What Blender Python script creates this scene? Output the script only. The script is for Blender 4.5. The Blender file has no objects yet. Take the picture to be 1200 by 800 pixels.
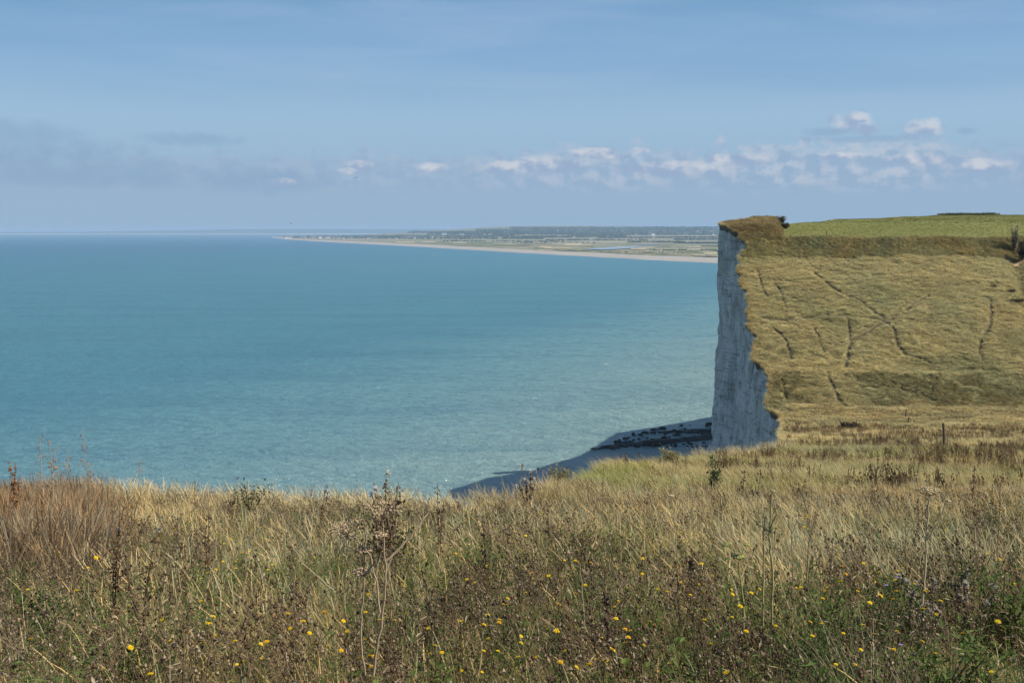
import bpy, math, random
import numpy as np

random.seed(7)
rng = np.random.default_rng(7)
scene = bpy.context.scene
col = scene.collection
R = math.radians

# ------------------------------------------------------------------ camera
EYE = 72.0                    # metres above the sea
FX = 1333.0                   # focal length in pixels of the 1200 px wide photograph
cam_d = bpy.data.cameras.new('camera')
cam_d.sensor_width = 36.0
cam_d.lens = 36.0 * FX / 1200.0
cam_d.clip_start = 0.05
cam_d.clip_end = 300000
cam = bpy.data.objects.new('camera', cam_d)
cam.location = (0, 0, EYE)
PITCH = math.atan(129.0 / FX)
cam.rotation_euler = (R(90) - PITCH, 0, 0)
col.objects.link(cam)
scene.camera = cam

# ------------------------------------------------------------------ sun, sky, exposure
SUN_EL, SUN_AZ = R(45.5), R(100)       # azimuth clockwise from the view direction (+Y)
sd = bpy.data.lights.new('sun', 'SUN')
sd.energy = 5.0
sd.angle = R(0.53)
sd.color = (1.0, 0.92, 0.78)
sun = bpy.data.objects.new('sun', sd)
col.objects.link(sun)
sun.rotation_euler = (R(90) - SUN_EL, 0, R(180) - SUN_AZ)

vs = scene.view_settings
vs.view_transform = 'Standard'
vs.look = 'None'
vs.gamma = 1.0
vs.exposure = 0.48
vs.use_curve_mapping = False
scene.display_settings.display_device = 'sRGB'
scene.cycles.use_denoising = True
scene.cycles.adaptive_threshold = 0.02
scene.cycles.max_bounces = 4
scene.cycles.diffuse_bounces = 2
scene.cycles.glossy_bounces = 2
scene.cycles.transmission_bounces = 3
scene.cycles.transparent_max_bounces = 6
scene.cycles.volume_bounces = 0

world = bpy.data.worlds.new('World')
scene.world = world
world.use_nodes = True


class NT:
    """small helper round a node tree"""
    def __init__(self, nt):
        self.nt = nt
        nt.nodes.clear()

    def n(self, typ, **kw):
        nd = self.nt.nodes.new(typ)
        for k, v in kw.items():
            setattr(nd, k, v)
        return nd

    def put(self, sock, v):
        if hasattr(v, 'is_output'):
            self.nt.links.new(v, sock)
        elif v is not None:
            sock.default_value = v

    def m(self, op, a, b=None, c=None, clamp=False):
        nd = self.n('ShaderNodeMath', operation=op, use_clamp=clamp)
        self.put(nd.inputs[0], a)
        self.put(nd.inputs[1], b)
        self.put(nd.inputs[2], c)
        return nd.outputs[0]

    def ss(self, x, lo, hi):
        nd = self.n('ShaderNodeMapRange', interpolation_type='SMOOTHSTEP')
        self.put(nd.inputs[0], x)
        self.put(nd.inputs[1], lo)
        self.put(nd.inputs[2], hi)
        return nd.outputs[0]

    def noise(self, vec, scale, detail=3, rough=0.5, dist=0.0):
        nd = self.n('ShaderNodeTexNoise')
        self.put(nd.inputs['Vector'], vec)
        self.put(nd.inputs['Scale'], scale)
        self.put(nd.inputs['Detail'], detail)
        self.put(nd.inputs['Roughness'], rough)
        self.put(nd.inputs['Distortion'], dist)
        return nd.outputs[0]

    def mix(self, f, a, b, blend='MIX'):
        nd = self.n('ShaderNodeMix', data_type='RGBA', blend_type=blend)
        self.put(nd.inputs[0], f)
        for s, v in ((nd.inputs[6], a), (nd.inputs[7], b)):
            if isinstance(v, (tuple, list)):
                v = (v[0], v[1], v[2], 1)
            self.put(s, v)
        return nd.outputs[2]

    def comb(self, x, y, z):
        nd = self.n('ShaderNodeCombineXYZ')
        for s, v in zip(nd.inputs, (x, y, z)):
            self.put(s, v)
        return nd.outputs[0]


def build_world():
    t = NT(world.node_tree)
    sky = t.n('ShaderNodeTexSky', sky_type='NISHITA')
    sky.sun_disc = False
    sky.sun_elevation = SUN_EL
    sky.sun_rotation = SUN_AZ
    sky.altitude = 70
    sky.air_density = 1.0
    sky.dust_density = 0.6
    sky.ozone_density = 2.0
    tc = t.n('ShaderNodeTexCoord')
    sp = t.n('ShaderNodeSeparateXYZ')
    t.put(sp.inputs[0], tc.outputs['Generated'])
    X, Y, Z = sp.outputs
    el = t.m('DEGREES', t.m('ARCSINE', Z)) if False else t.m('MULTIPLY', t.m('ARCSINE', Z), 57.2958)
    az = t.m('MULTIPLY', t.m('ARCTAN2', X, Y), 57.2958)      # degrees, 0 = +Y

    # summer sea air: milky blue towards the horizon, the same all round
    ramp = t.n('ShaderNodeValToRGB')
    t.put(ramp.inputs[0], t.m('DIVIDE', el, 20.0, clamp=True))
    cr = ramp.color_ramp
    while len(cr.elements) < len(SKY_RAMP): cr.elements.new(.5)
    for e_, (p_, c_) in zip(cr.elements, SKY_RAMP):
        e_.position = p_ / 20.0
        e_.color = (c_[0] / 10, c_[1] / 10, c_[2] / 10, 1)
    air = t.mix(1.0, ramp.outputs[0], (10, 10, 10), 'MULTIPLY')
    low = t.m('SUBTRACT', 1.0, t.ss(el, 10.0, 40.0))
    base = t.mix(t.m('MULTIPLY', low, 0.88), sky.outputs[0], air)

    # high thin veil
    pv = t.comb(t.m('MULTIPLY', az, 0.05), t.m('MULTIPLY', el, 0.42), 3.1)
    veil = t.noise(pv, 1.0, 7, 0.58, 0.6)
    veil = t.m('MULTIPLY', t.ss(veil, 0.42, 0.72), t.ss(el, 3.0, 7.0))
    base = t.mix(t.m('MULTIPLY', veil, 0.45), base, SKY_VEIL)
    pv2 = t.comb(t.m('MULTIPLY', az, 0.035), t.m('MULTIPLY', el, 0.25), 8.3)
    deep = t.m('MULTIPLY', t.ss(t.noise(pv2, 1.0, 5, 0.5, 0.4), 0.48, 0.72), t.ss(el, 4.0, 9.0))
    base = t.mix(t.m('MULTIPLY', deep, 0.38), base, SKY_DEEP)

    # cumulus on the horizon: domes at given bearings plus fractal edge
    p = t.comb(t.m('MULTIPLY', az, 1.0), t.m('MULTIPLY', el, 1.25), 0.0)
    f1 = t.noise(p, 1.15, 8, 0.58, 0.2)
    g1 = t.noise(p, 0.95, 4, 0.5)
    psh = t.comb(t.m('ADD', az, 0.22), t.m('MULTIPLY', t.m('ADD', el, 0.30), 1.25), 0.0)
    g2 = t.noise(psh, 0.95, 4, 0.5)
    big = t.noise(t.comb(t.m('MULTIPLY', az, 0.10), 5.0, 2.0), 1.0, 3, 0.5)
    big2 = t.noise(t.comb(t.m('MULTIPLY', az, 0.55), 1.0, 7.0), 1.0, 3, 0.6)
    lit = t.m('MULTIPLY', t.m('SUBTRACT', g1, g2), 4.0)          # brighter where the cloud thins towards the sun

    def px(x, y):        # bearing and elevation of a cloud seen at a photograph pixel
        cx, cy = (x - 600) / FX, (400 - y) / FX
        dy, dz = math.cos(PITCH) + cy * math.sin(PITCH), -math.sin(PITCH) + cy * math.cos(PITCH)
        return math.degrees(math.atan2(cx, dy)), math.degrees(math.atan2(dz, math.hypot(cx, dy)))

    def cloud(lst, amp, edge, soft):
        d, sun_side = None, None
        for (x, y, w, h) in lst:
            a, e = px(x, y)
            u = t.m('DIVIDE', t.m('SUBTRACT', az, a), w / FX * 57.3)
            v = t.m('DIVIDE', t.m('SUBTRACT', el, e), h / FX * 57.3)
            q = t.m('SUBTRACT', 1.0, t.m('ADD', t.m('MULTIPLY', u, u), t.m('MULTIPLY', v, v)))
            g = t.m('MULTIPLY', t.ss(q, -.6, .4), t.m('ADD', .5, t.m('ADD', t.m('MULTIPLY', v, .42), t.m('MULTIPLY', u, .16))))
            d = q if d is None else t.m('MAXIMUM', d, q)
            sun_side = g if sun_side is None else t.m('MAXIMUM', sun_side, g)
        d = t.m('MAXIMUM', d, -1.2)
        d = t.m('ADD', d, t.m('MULTIPLY', t.m('SUBTRACT', f1, 0.5), amp))
        return d, t.ss(d, edge, edge + soft), sun_side

    # long bank of hazy cumulus, all round the compass
    top = t.m('ADD', t.m('MULTIPLY', big, 2.2), t.m('MULTIPLY', big2, 1.0))
    top = t.m('ADD', top, 2.35)
    thick = t.ss(t.m('COSINE', t.m('MULTIPLY', t.m('SUBTRACT', az, 75.0), 0.0174533)), -.05, .55)     # denser towards the land
    body = t.m('ADD', t.m('SUBTRACT', top, el), t.m('MULTIPLY', thick, .45))
    body = t.m('ADD', body, t.m('MULTIPLY', t.m('SUBTRACT', f1, 0.5), 3.0))
    m_bank = t.m('MULTIPLY', t.ss(body, 0.0, 0.8), t.ss(el, 0.9, 2.6))
    edge = t.m('SUBTRACT', 1.0, t.ss(body, 0.1, 1.5))
    lit_b = t.m('MULTIPLY', t.ss(t.m('ADD', lit, t.m('MULTIPLY', edge, 0.35)), -0.40, 0.70), t.ss(el, 1.3, 2.7))
    lit_b = t.m('MULTIPLY', lit_b, t.m('ADD', .35, t.m('MULTIPLY', t.ss(big, .36, .54), .65)))
    lit_b = t.m('MULTIPLY', lit_b, t.m('ADD', .18, t.m('MULTIPLY', thick, .82)))
    c_bank = t.mix(lit_b, CL_SHADE, CL_LIT)
    base = t.mix(t.m('MULTIPLY', m_bank, 0.74), base, c_bank)

    # grey flat clouds
    d, mk_, _s = cloud([(30, 178, 130, 24), (10, 158, 90, 18), (222, 163, 66, 9), (178, 205, 40, 20), (90, 205, 150, 16),
                        (300, 212, 90, 18), (975, 154, 36, 6), (1134, 154, 12, 5), (1020, 163, 60, 5)], 1.9, -0.25, 1.4)
    base = t.mix(t.m('MULTIPLY', mk_, 0.42), base, CL_GREY)

    # separate small cumulus
    lst = [(998, 143, 26, 13), (1014, 151, 18, 8), (1080, 153, 24, 13), (1092, 148, 14, 12), (420, 194, 21, 7), (404, 201, 16, 5),
           (640, 193, 54, 11), (596, 197, 34, 10), (700, 180, 44, 8), (748, 177, 14, 5), (985, 183, 32, 5), (1072, 188, 44, 9),
           (1150, 195, 42, 9), (862, 187, 40, 8), (785, 198, 66, 10), (330, 214, 20, 6), (505, 197, 24, 7)]
    d, mk_, sun_side = cloud(lst, 2.3, -0.30, 1.30)
    lit_c = t.ss(t.m('ADD', t.m('MULTIPLY', lit, .55), sun_side), 0.22, 0.95)
    c_c = t.mix(lit_c, CL_SHADE2, CL_LIT2)
    base = t.mix(t.m('MULTIPLY', mk_, 0.80), base, c_c)

    bg = t.n('ShaderNodeBackground')
    t.put(bg.inputs[0], base)
    bg.inputs[1].default_value = SKY_STRENGTH
    out = t.n('ShaderNodeOutputWorld')
    t.put(out.inputs[0], bg.outputs[0])


SKY_STRENGTH = 0.076
SKY_RAMP = [(0.0, (2.60, 3.95, 5.55)), (2.5, (2.80, 4.20, 5.90)), (5.5, (3.05, 4.75, 6.55)), (8.5, (2.30, 4.05, 6.20)), (12.0, (1.50, 3.15, 5.50)), (20.0, (1.2, 2.7, 5.1))]
SKY_VEIL = (3.3, 4.7, 6.5)
SKY_DEEP = (1.45, 3.05, 5.35)
CL_SHADE = (2.85, 4.0, 5.60)
CL_LIT = (4.9, 5.4, 6.3)
CL_GREY = (2.05, 3.3, 5.0)
CL_SHADE2 = (3.0, 3.95, 5.6)
CL_LIT2 = (6.0, 6.2, 6.7)
build_world()


# ------------------------------------------------------------------ general helpers
def tag(o, label=None, cat=None, group=None, kind=None):
    if label: o['label'] = label
    if cat: o['category'] = cat
    if group: o['group'] = group
    if kind: o['kind'] = kind
    return o


def make_mesh(name, V, F, mat=None, cols=None, smooth=False):
    me = bpy.data.meshes.new(name)
    V = np.asarray(V, dtype=np.float32).reshape(-1, 3)
    if isinstance(F, np.ndarray):
        k = F.shape[1]
        nf = F.shape[0]
        me.vertices.add(len(V))
        me.vertices.foreach_set('co', V.ravel())
        me.loops.add(nf * k)
        me.loops.foreach_set('vertex_index', F.astype(np.int32).ravel())
        me.polygons.add(nf)
        me.polygons.foreach_set('loop_start', np.arange(0, nf * k, k, dtype=np.int32))
        me.update(calc_edges=True)
    else:
        me.from_pydata([tuple(map(float, v)) for v in V], [], [tuple(int(i) for i in f) for f in F])
        me.update()
    if smooth:
        me.polygons.foreach_set('use_smooth', np.ones(len(me.polygons), dtype=bool))
    if cols is not None:
        a = me.attributes.new('Col', 'FLOAT_COLOR', 'POINT')
        c = np.ones((len(V), 4), dtype=np.float32)
        c[:, :3] = cols
        a.data.foreach_set('color', c.ravel())
    if mat:
        me.materials.append(mat)
    return me


def link(name, data, parent=None, loc=None):
    o = bpy.data.objects.new(name, data)
    col.objects.link(o)
    if parent: o.parent = parent
    if loc is not None: o.location = loc
    return o


def empty(name, loc=(0, 0, 0), rz=0.0):
    o = link(name, None, loc=loc)
    o.rotation_euler[2] = rz
    o.empty_display_size = 0.1
    return o


class MB:
    """collects shapes for one mesh with a colour for each vertex"""
    def __init__(self):
        self.V, self.F, self.C, self.n = [], [], [], 0

    def add(self, V, F, c):
        V = np.asarray(V, float).reshape(-1, 3)
        F = np.asarray(F, int)
        self.V.append(V)
        self.F += (F + self.n).tolist()
        c = np.asarray(c, float)
        self.C.append(np.broadcast_to(c, (len(V), 3)))
        self.n += len(V)

    def tube(self, pts, rad, c, k=5):
        pts = np.asarray(pts, float)
        n = len(pts)
        rad = np.broadcast_to(np.asarray(rad, float), (n,))
        tan = np.gradient(pts, axis=0)
        tan /= np.linalg.norm(tan, axis=1)[:, None] + 1e-12
        ref = np.array([0.31, 0.95, 0.05])
        u = np.cross(tan, ref)
        u /= np.linalg.norm(u, axis=1)[:, None] + 1e-12
        w = np.cross(tan, u)
        a = np.arange(k) * 2 * math.pi / k
        V = pts[:, None, :] + rad[:, None, None] * (np.cos(a)[None, :, None] * u[:, None, :] + np.sin(a)[None, :, None] * w[:, None, :])
        F = []
        for i in range(n - 1):
            for j in range(k):
                F.append((i * k + j, i * k + (j + 1) % k, (i + 1) * k + (j + 1) % k, (i + 1) * k + j))
        self.add(V.reshape(-1, 3), F, c)

    def octa(self, p, r, c, sz=1.0):
        p = np.asarray(p, float)
        V = p + r * np.array([(1, 0, 0), (0, 1, 0), (-1, 0, 0), (0, -1, 0), (0, 0, sz), (0, 0, -sz)])
        F = [(0, 1, 4), (1, 2, 4), (2, 3, 4), (3, 0, 4), (1, 0, 5), (2, 1, 5), (3, 2, 5), (0, 3, 5)]
        self.add(V, F, c)

    def leaf(self, p, d, up, L, W, c):
        p, d, up = (np.asarray(v, float) for v in (p, d, up))
        s = np.cross(d, up)
        s /= np.linalg.norm(s) + 1e-9
        nrm = np.cross(s, d)
        V = [p, p + d * L * .5 + s * W * .5 + nrm * W * .12, p + d * L, p + d * L * .5 - s * W * .5 + nrm * W * .12]
        self.add(V, [(0, 1, 2), (0, 2, 3)], c)

    def mesh(self, name, mat, smooth=False):
        return make_mesh(name, np.concatenate(self.V), self.F, mat, np.concatenate(self.C), smooth)


# smooth value noise
def _h(ix, iy, seed):
    n = (ix * 374761393 + iy * 668265263 + seed * 974634777) & 0x7fffffff
    n = ((n ^ (n >> 13)) * 1274126177) & 0x7fffffff
    return ((n ^ (n >> 16)) & 0xffff) / 65535.0


def vnoise(x, y, seed=0):
    x, y = np.asarray(x, float), np.asarray(y, float)
    ix, iy = np.floor(x).astype(np.int64), np.floor(y).astype(np.int64)
    fx, fy = x - ix, y - iy
    fx, fy = fx * fx * (3 - 2 * fx), fy * fy * (3 - 2 * fy)
    a, b = _h(ix, iy, seed), _h(ix + 1, iy, seed)
    c, d = _h(ix, iy + 1, seed), _h(ix + 1, iy + 1, seed)
    return (a * (1 - fx) + b * fx) * (1 - fy) + (c * (1 - fx) + d * fx) * fy


def fbm(x, y, seed=0, octv=4, rough=0.5):
    s, a, tot = 0.0, 1.0, 0.0
    for i in range(octv):
        s = s + a * vnoise(np.asarray(x) * 2 ** i, np.asarray(y) * 2 ** i, seed + i * 17)
        tot += a
        a *= rough
    return s / tot - 0.5          # about -0.5 .. 0.5


def sstep(x, a, b):
    t = np.clip((np.asarray(x, float) - a) / (b - a), 0, 1)
    return t * t * (3 - 2 * t)


# ------------------------------------------------------------------ the lie of the land (heights relative to the eye)
_py = np.array([-60, -10, 0, 6, 16, 28, 45, 60, 75, 100, 140, 175, 192, 204, 214, 216, 226.5, 229, 255, 279.5, 281, 286.5, 292, 312, 340, 400, 450, 600, 900.])
_pz = np.array([-.6, -1.1, -1.62, -2.6, -4.50, -6.98, -10.02, -12.68, -15.25, -19.45, -25.9, -31.0, -33.0, -33.7, -33.4, -32.9, -28.5, -27.9, -16.2, -6.6, -5.7, -1.9, -1.3, 0.3, 2.4, 4.5, 5.8, 6.2, 6.0])
_ty = np.arange(-60, 900, 0.25)
_tz = np.interp(_ty, _py, _pz)
_k = np.hanning(15); _k /= _k.sum()
_tz = np.convolve(np.pad(_tz, 7, mode='edge'), _k, mode='valid')


def prof(y):
    return np.interp(y, _ty, _tz)


def y_at_row(py):
    """depth on the headland slope that shows at photograph row py"""
    ys = np.arange(198, 292, 0.1)
    rows = 271 - FX * prof(ys) / ys
    i = np.argmin(np.abs(rows - py))
    return ys[i]


# edge of the headland, from rows/columns read off the photograph
_edge_px = [(919, 506), (919, 493), (907, 482), (903, 470), (902, 445), (891, 430), (887, 412), (890, 392), (880, 381), (881, 358),
            (877, 343), (868, 321), (873, 302), (871, 287)]
_cpts = [(23.9, 100), (30.0, 125), (38.2, 160), (45.0, 188)]
for (px_, py_) in _edge_px:
    yy = 206.0 if py_ == 506 else y_at_row(py_)
    _cpts.append(((px_ - 600) / FX * yy, yy))
_cpts += [(55.6, 290), (54.2, 294), (53.9, 297.5), (56, 302), (67, 316), (77, 326), (95, 350), (111, 390), (144, 417), (200, 475), (300, 590), (420, 760)]
_cpts = sorted(_cpts, key=lambda p: p[1])
_cx_y = np.array([p[1] for p in _cpts]); _cx_x = np.array([p[0] for p in _cpts])
_cy_x = np.array([-160, -90, -40, -20, -8, -1.2, 0.6, 2.4, 4.2, 6.4, 9.5, 13.6, 18.5, 23.9])
_cy_y = np.array([18, 21, 25.5, 26.5, 27, 27.4, 31, 40, 52, 59.5, 67, 75.5, 87, 100.])


def coast_x(y):
    return np.interp(y, _cx_y, _cx_x) + (.6 + 3.0 * sstep(y, 203, 225) - 2.4 * sstep(y, 288, 297)) * (lambda f: np.sign(f) * np.abs(f) ** .75)(fbm(np.asarray(y) * .26, 0 * np.asarray(y) + 3.3, 5, 4, .66))


def coast_y(x):
    return np.interp(x, _cy_x, _cy_y) + 0.9 * fbm(np.asarray(x) * .5, 0 * np.asarray(x) + 9.3, 6, 3)


def inland(x, y, margin=0.0):
    x, y = np.asarray(x, float), np.asarray(y, float)
    near = np.where(x < 23.9, y < coast_y(np.minimum(x, 23.9)) - margin, True)
    far = x > coast_x(np.maximum(y, 100)) + margin
    return np.where(y < 100, near, far)


# sheep trails worn into the headland slope, as rows/columns of the photograph, laid on the slope
_trails_px = [
    [(954, 318), (965, 330), (985, 341), (1008, 352), (1024, 362), (1040, 376), (1047, 382), (1052, 394), (1056, 405), (1066, 414), (1080, 418), (1098, 424)],
    [(996, 371), (997, 390), (999, 400), (996, 414), (993, 430)],
    [(908, 382), (918, 390), (924, 400), (929, 412), (927, 422)],
    [(999, 398), (1015, 390), (1030, 381), (1041, 376)],
    [(1162, 350), (1163, 378), (1153, 396), (1150, 412), (1157, 424)],
    [(1041, 376), (1060, 364), (1078, 354), (1090, 346)],
    [(1030, 437), (1045, 447), (1065, 456), (1085, 463), (1100, 471)],
    [(975, 437), (981, 455), (986, 468), (998, 478)],
    [(918, 440), (922, 455), (926, 470)],
    [(1106, 437), (1100, 450), (1096, 460)],
    [(895, 370), (930, 372), (960, 370), (1000, 369), (1040, 376)],
    [(910, 330), (918, 345), (922, 358)],
    [(888, 316), (893, 330), (900, 345)], [(955, 383), (962, 396), (968, 412)],
]
TRAILS = []
for tr in _trails_px:
    pts = []
    for (a, b) in tr:
        yy = y_at_row(b)
        pts.append(((a - 600) / FX * yy, yy))
    TRAILS.append(np.array(pts))
TRAIL_W = [.46, .42, .38, .62, .42, .5, .5, .42, .36, .36, .5, .28, .28, .28]


def trail_dist(x, y):
    """distance to nearest trail divided by its half width"""
    x, y = np.asarray(x, float), np.asarray(y, float)
    best = np.full(x.shape, 1e9)
    wob = .6 * fbm(x * .5, y * .5, 77, 2)
    for tr, w in zip(TRAILS, TRAIL_W):
        for (a, b) in zip(tr[:-1], tr[1:]):
            ab = b - a
            L2 = (ab ** 2).sum()
            t = np.clip(((x - a[0]) * ab[0] + (y - a[1]) * ab[1]) / L2, 0, 1)
            d = np.hypot(x - a[0] - t * ab[0] + wob, y - a[1] - t * ab[1])
            best = np.minimum(best, d / w)
    return best


def ground(x, y, trails=True):
    """absolute height of the turf"""
    x, y = np.asarray(x, float), np.asarray(y, float)
    yw = y + sstep(y, 120, 200) * (1 - sstep(y, 276, 284)) * (1.8 * fbm(x / 26, y / 60, 31, 3) + 0.012 * (x - 100))
    z = prof(yw)
    z = z + .16 * fbm(x / 1.6, y / 1.6, 1, 3) + .5 * fbm(x / 9, y / 9, 2, 2)
    z = z + sstep(y, 110, 200) * (1 - sstep(y, 275, 285)) * (1.5 * fbm(x / 14, y / 9, 3, 4, .55) + .55 * fbm(x / 6, y / 3.0, 37, 3) + .55 * fbm(x / 1.9, y / 1.3, 38, 2))
    z = z + sstep(y, 290, 330) * (.004 * (x - 60) + 0.7 * fbm(x / 40, y / 40, 4, 2))
    # grassy hump on the tip of the headland
    z = z + 2.5 * sstep(y, 285.5, 292) * (1 - sstep(y, 316, 330)) * (1 - sstep(x - .232 * y, -1.0, 1.2))
    # hump at the field edge
    z = z + .25 * np.exp(-(((x - 5.0) / 2.3) ** 2 + ((y - 50) / 6.5) ** 2))
    # gully at the right of the slope
    gx = .4415 * y - (y - 280) * .12
    z = z - 1.3 * np.exp(-((x - gx) / 2.0) ** 2) * sstep(y, 236, 248) * (1 - sstep(y, 281, 288))
    if trails:
        box = (y > 200) & (y < 285)
        if box.any():
            xb, yb = x[box] if x.ndim else x, y[box] if y.ndim else y
            d = trail_dist(xb, yb)
            dz = -.42 * np.exp(-(d / .9) ** 2)
            if z.ndim:
                z[box] += dz
            else:
                z = z + dz
    return EYE + z


def gz(x, y):
    return float(ground(np.array([float(x)]), np.array([float(y)]))[0])


# ------------------------------------------------------------------ materials
def new_mat(name):
    m = bpy.data.materials.new(name)
    m.use_nodes = True
    return m, NT(m.node_tree)


def finish(t, bsdf):
    out = t.n('ShaderNodeOutputMaterial')
    t.put(out.inputs[0], bsdf)
    return out


def plain(name, c, rough=.8, var=.25, scale=20.0, spec=.2):
    m, t = new_mat(name)
    b = t.n('ShaderNodeBsdfPrincipled')
    tc = t.n('ShaderNodeTexCoord')
    n = t.noise(tc.outputs['Object'], scale, 4, .6)
    cc = t.mix(n, tuple(v * (1 - var) for v in c), tuple(min(1, v * (1 + var)) for v in c))
    t.put(b.inputs['Base Color'], cc)
    b.inputs['Roughness'].default_value = rough
    b.inputs['Specular IOR Level'].default_value = spec
    finish(t, b.outputs[0])
    return m


def veg_mat(name, instanced=True, transl=.34, rough=.7, spec=.05):
    """leaf and stalk material: colour from the vertex colours of the plant, varied per plant"""
    m, t = new_mat(name)
    at = t.n('ShaderNodeAttribute', attribute_name='Col')
    c = at.outputs['Color']
    if instanced:
        ti = t.n('ShaderNodeAttribute', attribute_name='tint', attribute_type='INSTANCER')
        c = t.mix(1.0, c, ti.outputs['Color'], 'MULTIPLY')
    b = t.n('ShaderNodeBsdfPrincipled')
    t.put(b.inputs['Base Color'], c)
    b.inputs['Roughness'].default_value = rough
    b.inputs['Specular IOR Level'].default_value = spec
    sh = b.outputs[0]
    if transl:
        tr = t.n('ShaderNodeBsdfTranslucent')
        t.put(tr.inputs[0], c)
        mx = t.n('ShaderNodeMixShader')
        mx.inputs[0].default_value = transl
        t.put(mx.inputs[1], sh)
        t.put(mx.inputs[2], tr.outputs[0])
        sh = mx.outputs[0]
    finish(t, sh)
    return m


VEG_I = veg_mat('grass_blades')
VEG = veg_mat('plant_tissue', instanced=False)
STALK = veg_mat('dry_stalk', instanced=False, transl=0.0)


def mat_turf(name, c1, c2, c3, s1=.35, s2=2.5, bump=.4, worn=False):
    m, t = new_mat(name)
    g = t.n('ShaderNodeNewGeometry')
    P = g.outputs['Position']
    n1, n2, n3 = t.noise(P, s1, 5, .6), t.noise(P, s2, 5, .65), t.noise(P, s2 * 7, 3, .6)
    c = t.mix(t.ss(n1, .35, .65), c1, c2)
    c = t.mix(t.ss(n2, .45, .7), c, c3)
    if worn:      # bare dark soil where feet have worn the trails
        at = t.n('ShaderNodeAttribute', attribute_name='Col')
        c = t.mix(at.outputs['Fac'], c, (.075, .064, .038))
    b = t.n('ShaderNodeBsdfPrincipled')
    t.put(b.inputs['Base Color'], c)
    b.inputs['Roughness'].default_value = .95
    b.inputs['Specular IOR Level'].default_value = .05
    bp = t.n('ShaderNodeBump')
    bp.inputs['Strength'].default_value = bump
    bp.inputs['Distance'].default_value = .15
    t.put(bp.inputs['Height'], t.m('ADD', n2, t.m('MULTIPLY', n3, .5)))
    t.put(b.inputs['Normal'], bp.outputs[0])
    finish(t, b.outputs[0])
    return m


M_SOIL = mat_turf('meadow_litter', (.075, .056, .035), (.11, .085, .05), (.055, .06, .028), .5, 3)
M_SLOPE = mat_turf('slope_turf', (.25, .21, .10), (.21, .185, .08), (.16, .13, .065), .12, .9, .6, True)
M_PASTURE = mat_turf('pasture_turf', (.125, .140, .042), (.155, .160, .052), (.165, .155, .06), .05, .5, .2)


def mat_chalk():
    m, t = new_mat('chalk')
    g = t.n('ShaderNodeNewGeometry')
    P = g.outputs['Position']
    mp = t.n('ShaderNodeMapping')
    mp.inputs['Scale'].default_value = (.16, .16, .05)
    t.put(mp.inputs[0], P)
    streak = t.noise(mp.outputs[0], 1.0, 6, .62, 1.2)
    sp = t.n('ShaderNodeSeparateXYZ'); t.put(sp.inputs[0], P)
    lay = t.noise(t.comb(t.m('MULTIPLY', sp.outputs[0], .05), t.m('MULTIPLY', sp.outputs[1], .05), t.m('MULTIPLY', sp.outputs[2], .8)), 1.0, 6, .72, .25)
    fine = t.noise(P, 1.6, 6, .65)
    c = t.mix(t.m('MULTIPLY', t.ss(streak, .42, .68), .75), (.70, .69, .66), (.33, .33, .275))
    c = t.mix(t.m('MULTIPLY', t.ss(lay, .54, .70), .55), c, (.34, .33, .29))
    c = t.mix(t.m('MULTIPLY', t.ss(fine, .48, .72), .6), c, (.30, .285, .235))
    mq = t.n('ShaderNodeMapping')
    mq.inputs['Scale'].default_value = (.45, .45, .07)
    t.put(mq.inputs[0], P)
    cr1 = t.m('ABSOLUTE', t.m('SUBTRACT', t.noise(mq.outputs[0], 1.0, 5, .6, .8), .5))
    c = t.mix(t.m('MULTIPLY', t.m('SUBTRACT', 1.0, t.ss(cr1, .0, .022)), .6), c, (.17, .16, .13))       # upright fissures
    fl = t.m('ABSOLUTE', t.m('SUBTRACT', t.noise(t.comb(t.m('MULTIPLY', sp.outputs[0], .03), t.m('MULTIPLY', sp.outputs[1], .03), t.m('MULTIPLY', sp.outputs[2], .42)), 1.0, 3, .55, .1), .5))
    c = t.mix(t.m('MULTIPLY', t.m('SUBTRACT', 1.0, t.ss(fl, .0, .018)), .5), c, (.16, .155, .14))        # flint bands
    # dark soil under the turf, plus painted overhang shade: from a vertex mask
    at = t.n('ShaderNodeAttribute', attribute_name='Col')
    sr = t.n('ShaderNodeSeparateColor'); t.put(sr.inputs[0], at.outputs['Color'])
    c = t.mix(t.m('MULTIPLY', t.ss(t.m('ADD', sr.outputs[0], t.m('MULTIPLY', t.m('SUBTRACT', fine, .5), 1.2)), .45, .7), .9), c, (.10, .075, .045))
    b = t.n('ShaderNodeBsdfPrincipled')
    t.put(b.inputs['Base Color'], c)
    b.inputs['Roughness'].default_value = .95
    b.inputs['Specular IOR Level'].default_value = .1
    bp = t.n('ShaderNodeBump'); bp.inputs['Strength'].default_value = 1.0; bp.inputs['Distance'].default_value = .9
    t.put(bp.inputs['Height'], t.m('ADD', t.m('MULTIPLY', fine, .8), t.m('ADD', t.m('MULTIPLY', lay, .5), t.m('MULTIPLY', streak, .3))))
    t.put(b.inputs['Normal'], bp.outputs[0])
    finish(t, b.outputs[0])
    return m


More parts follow.
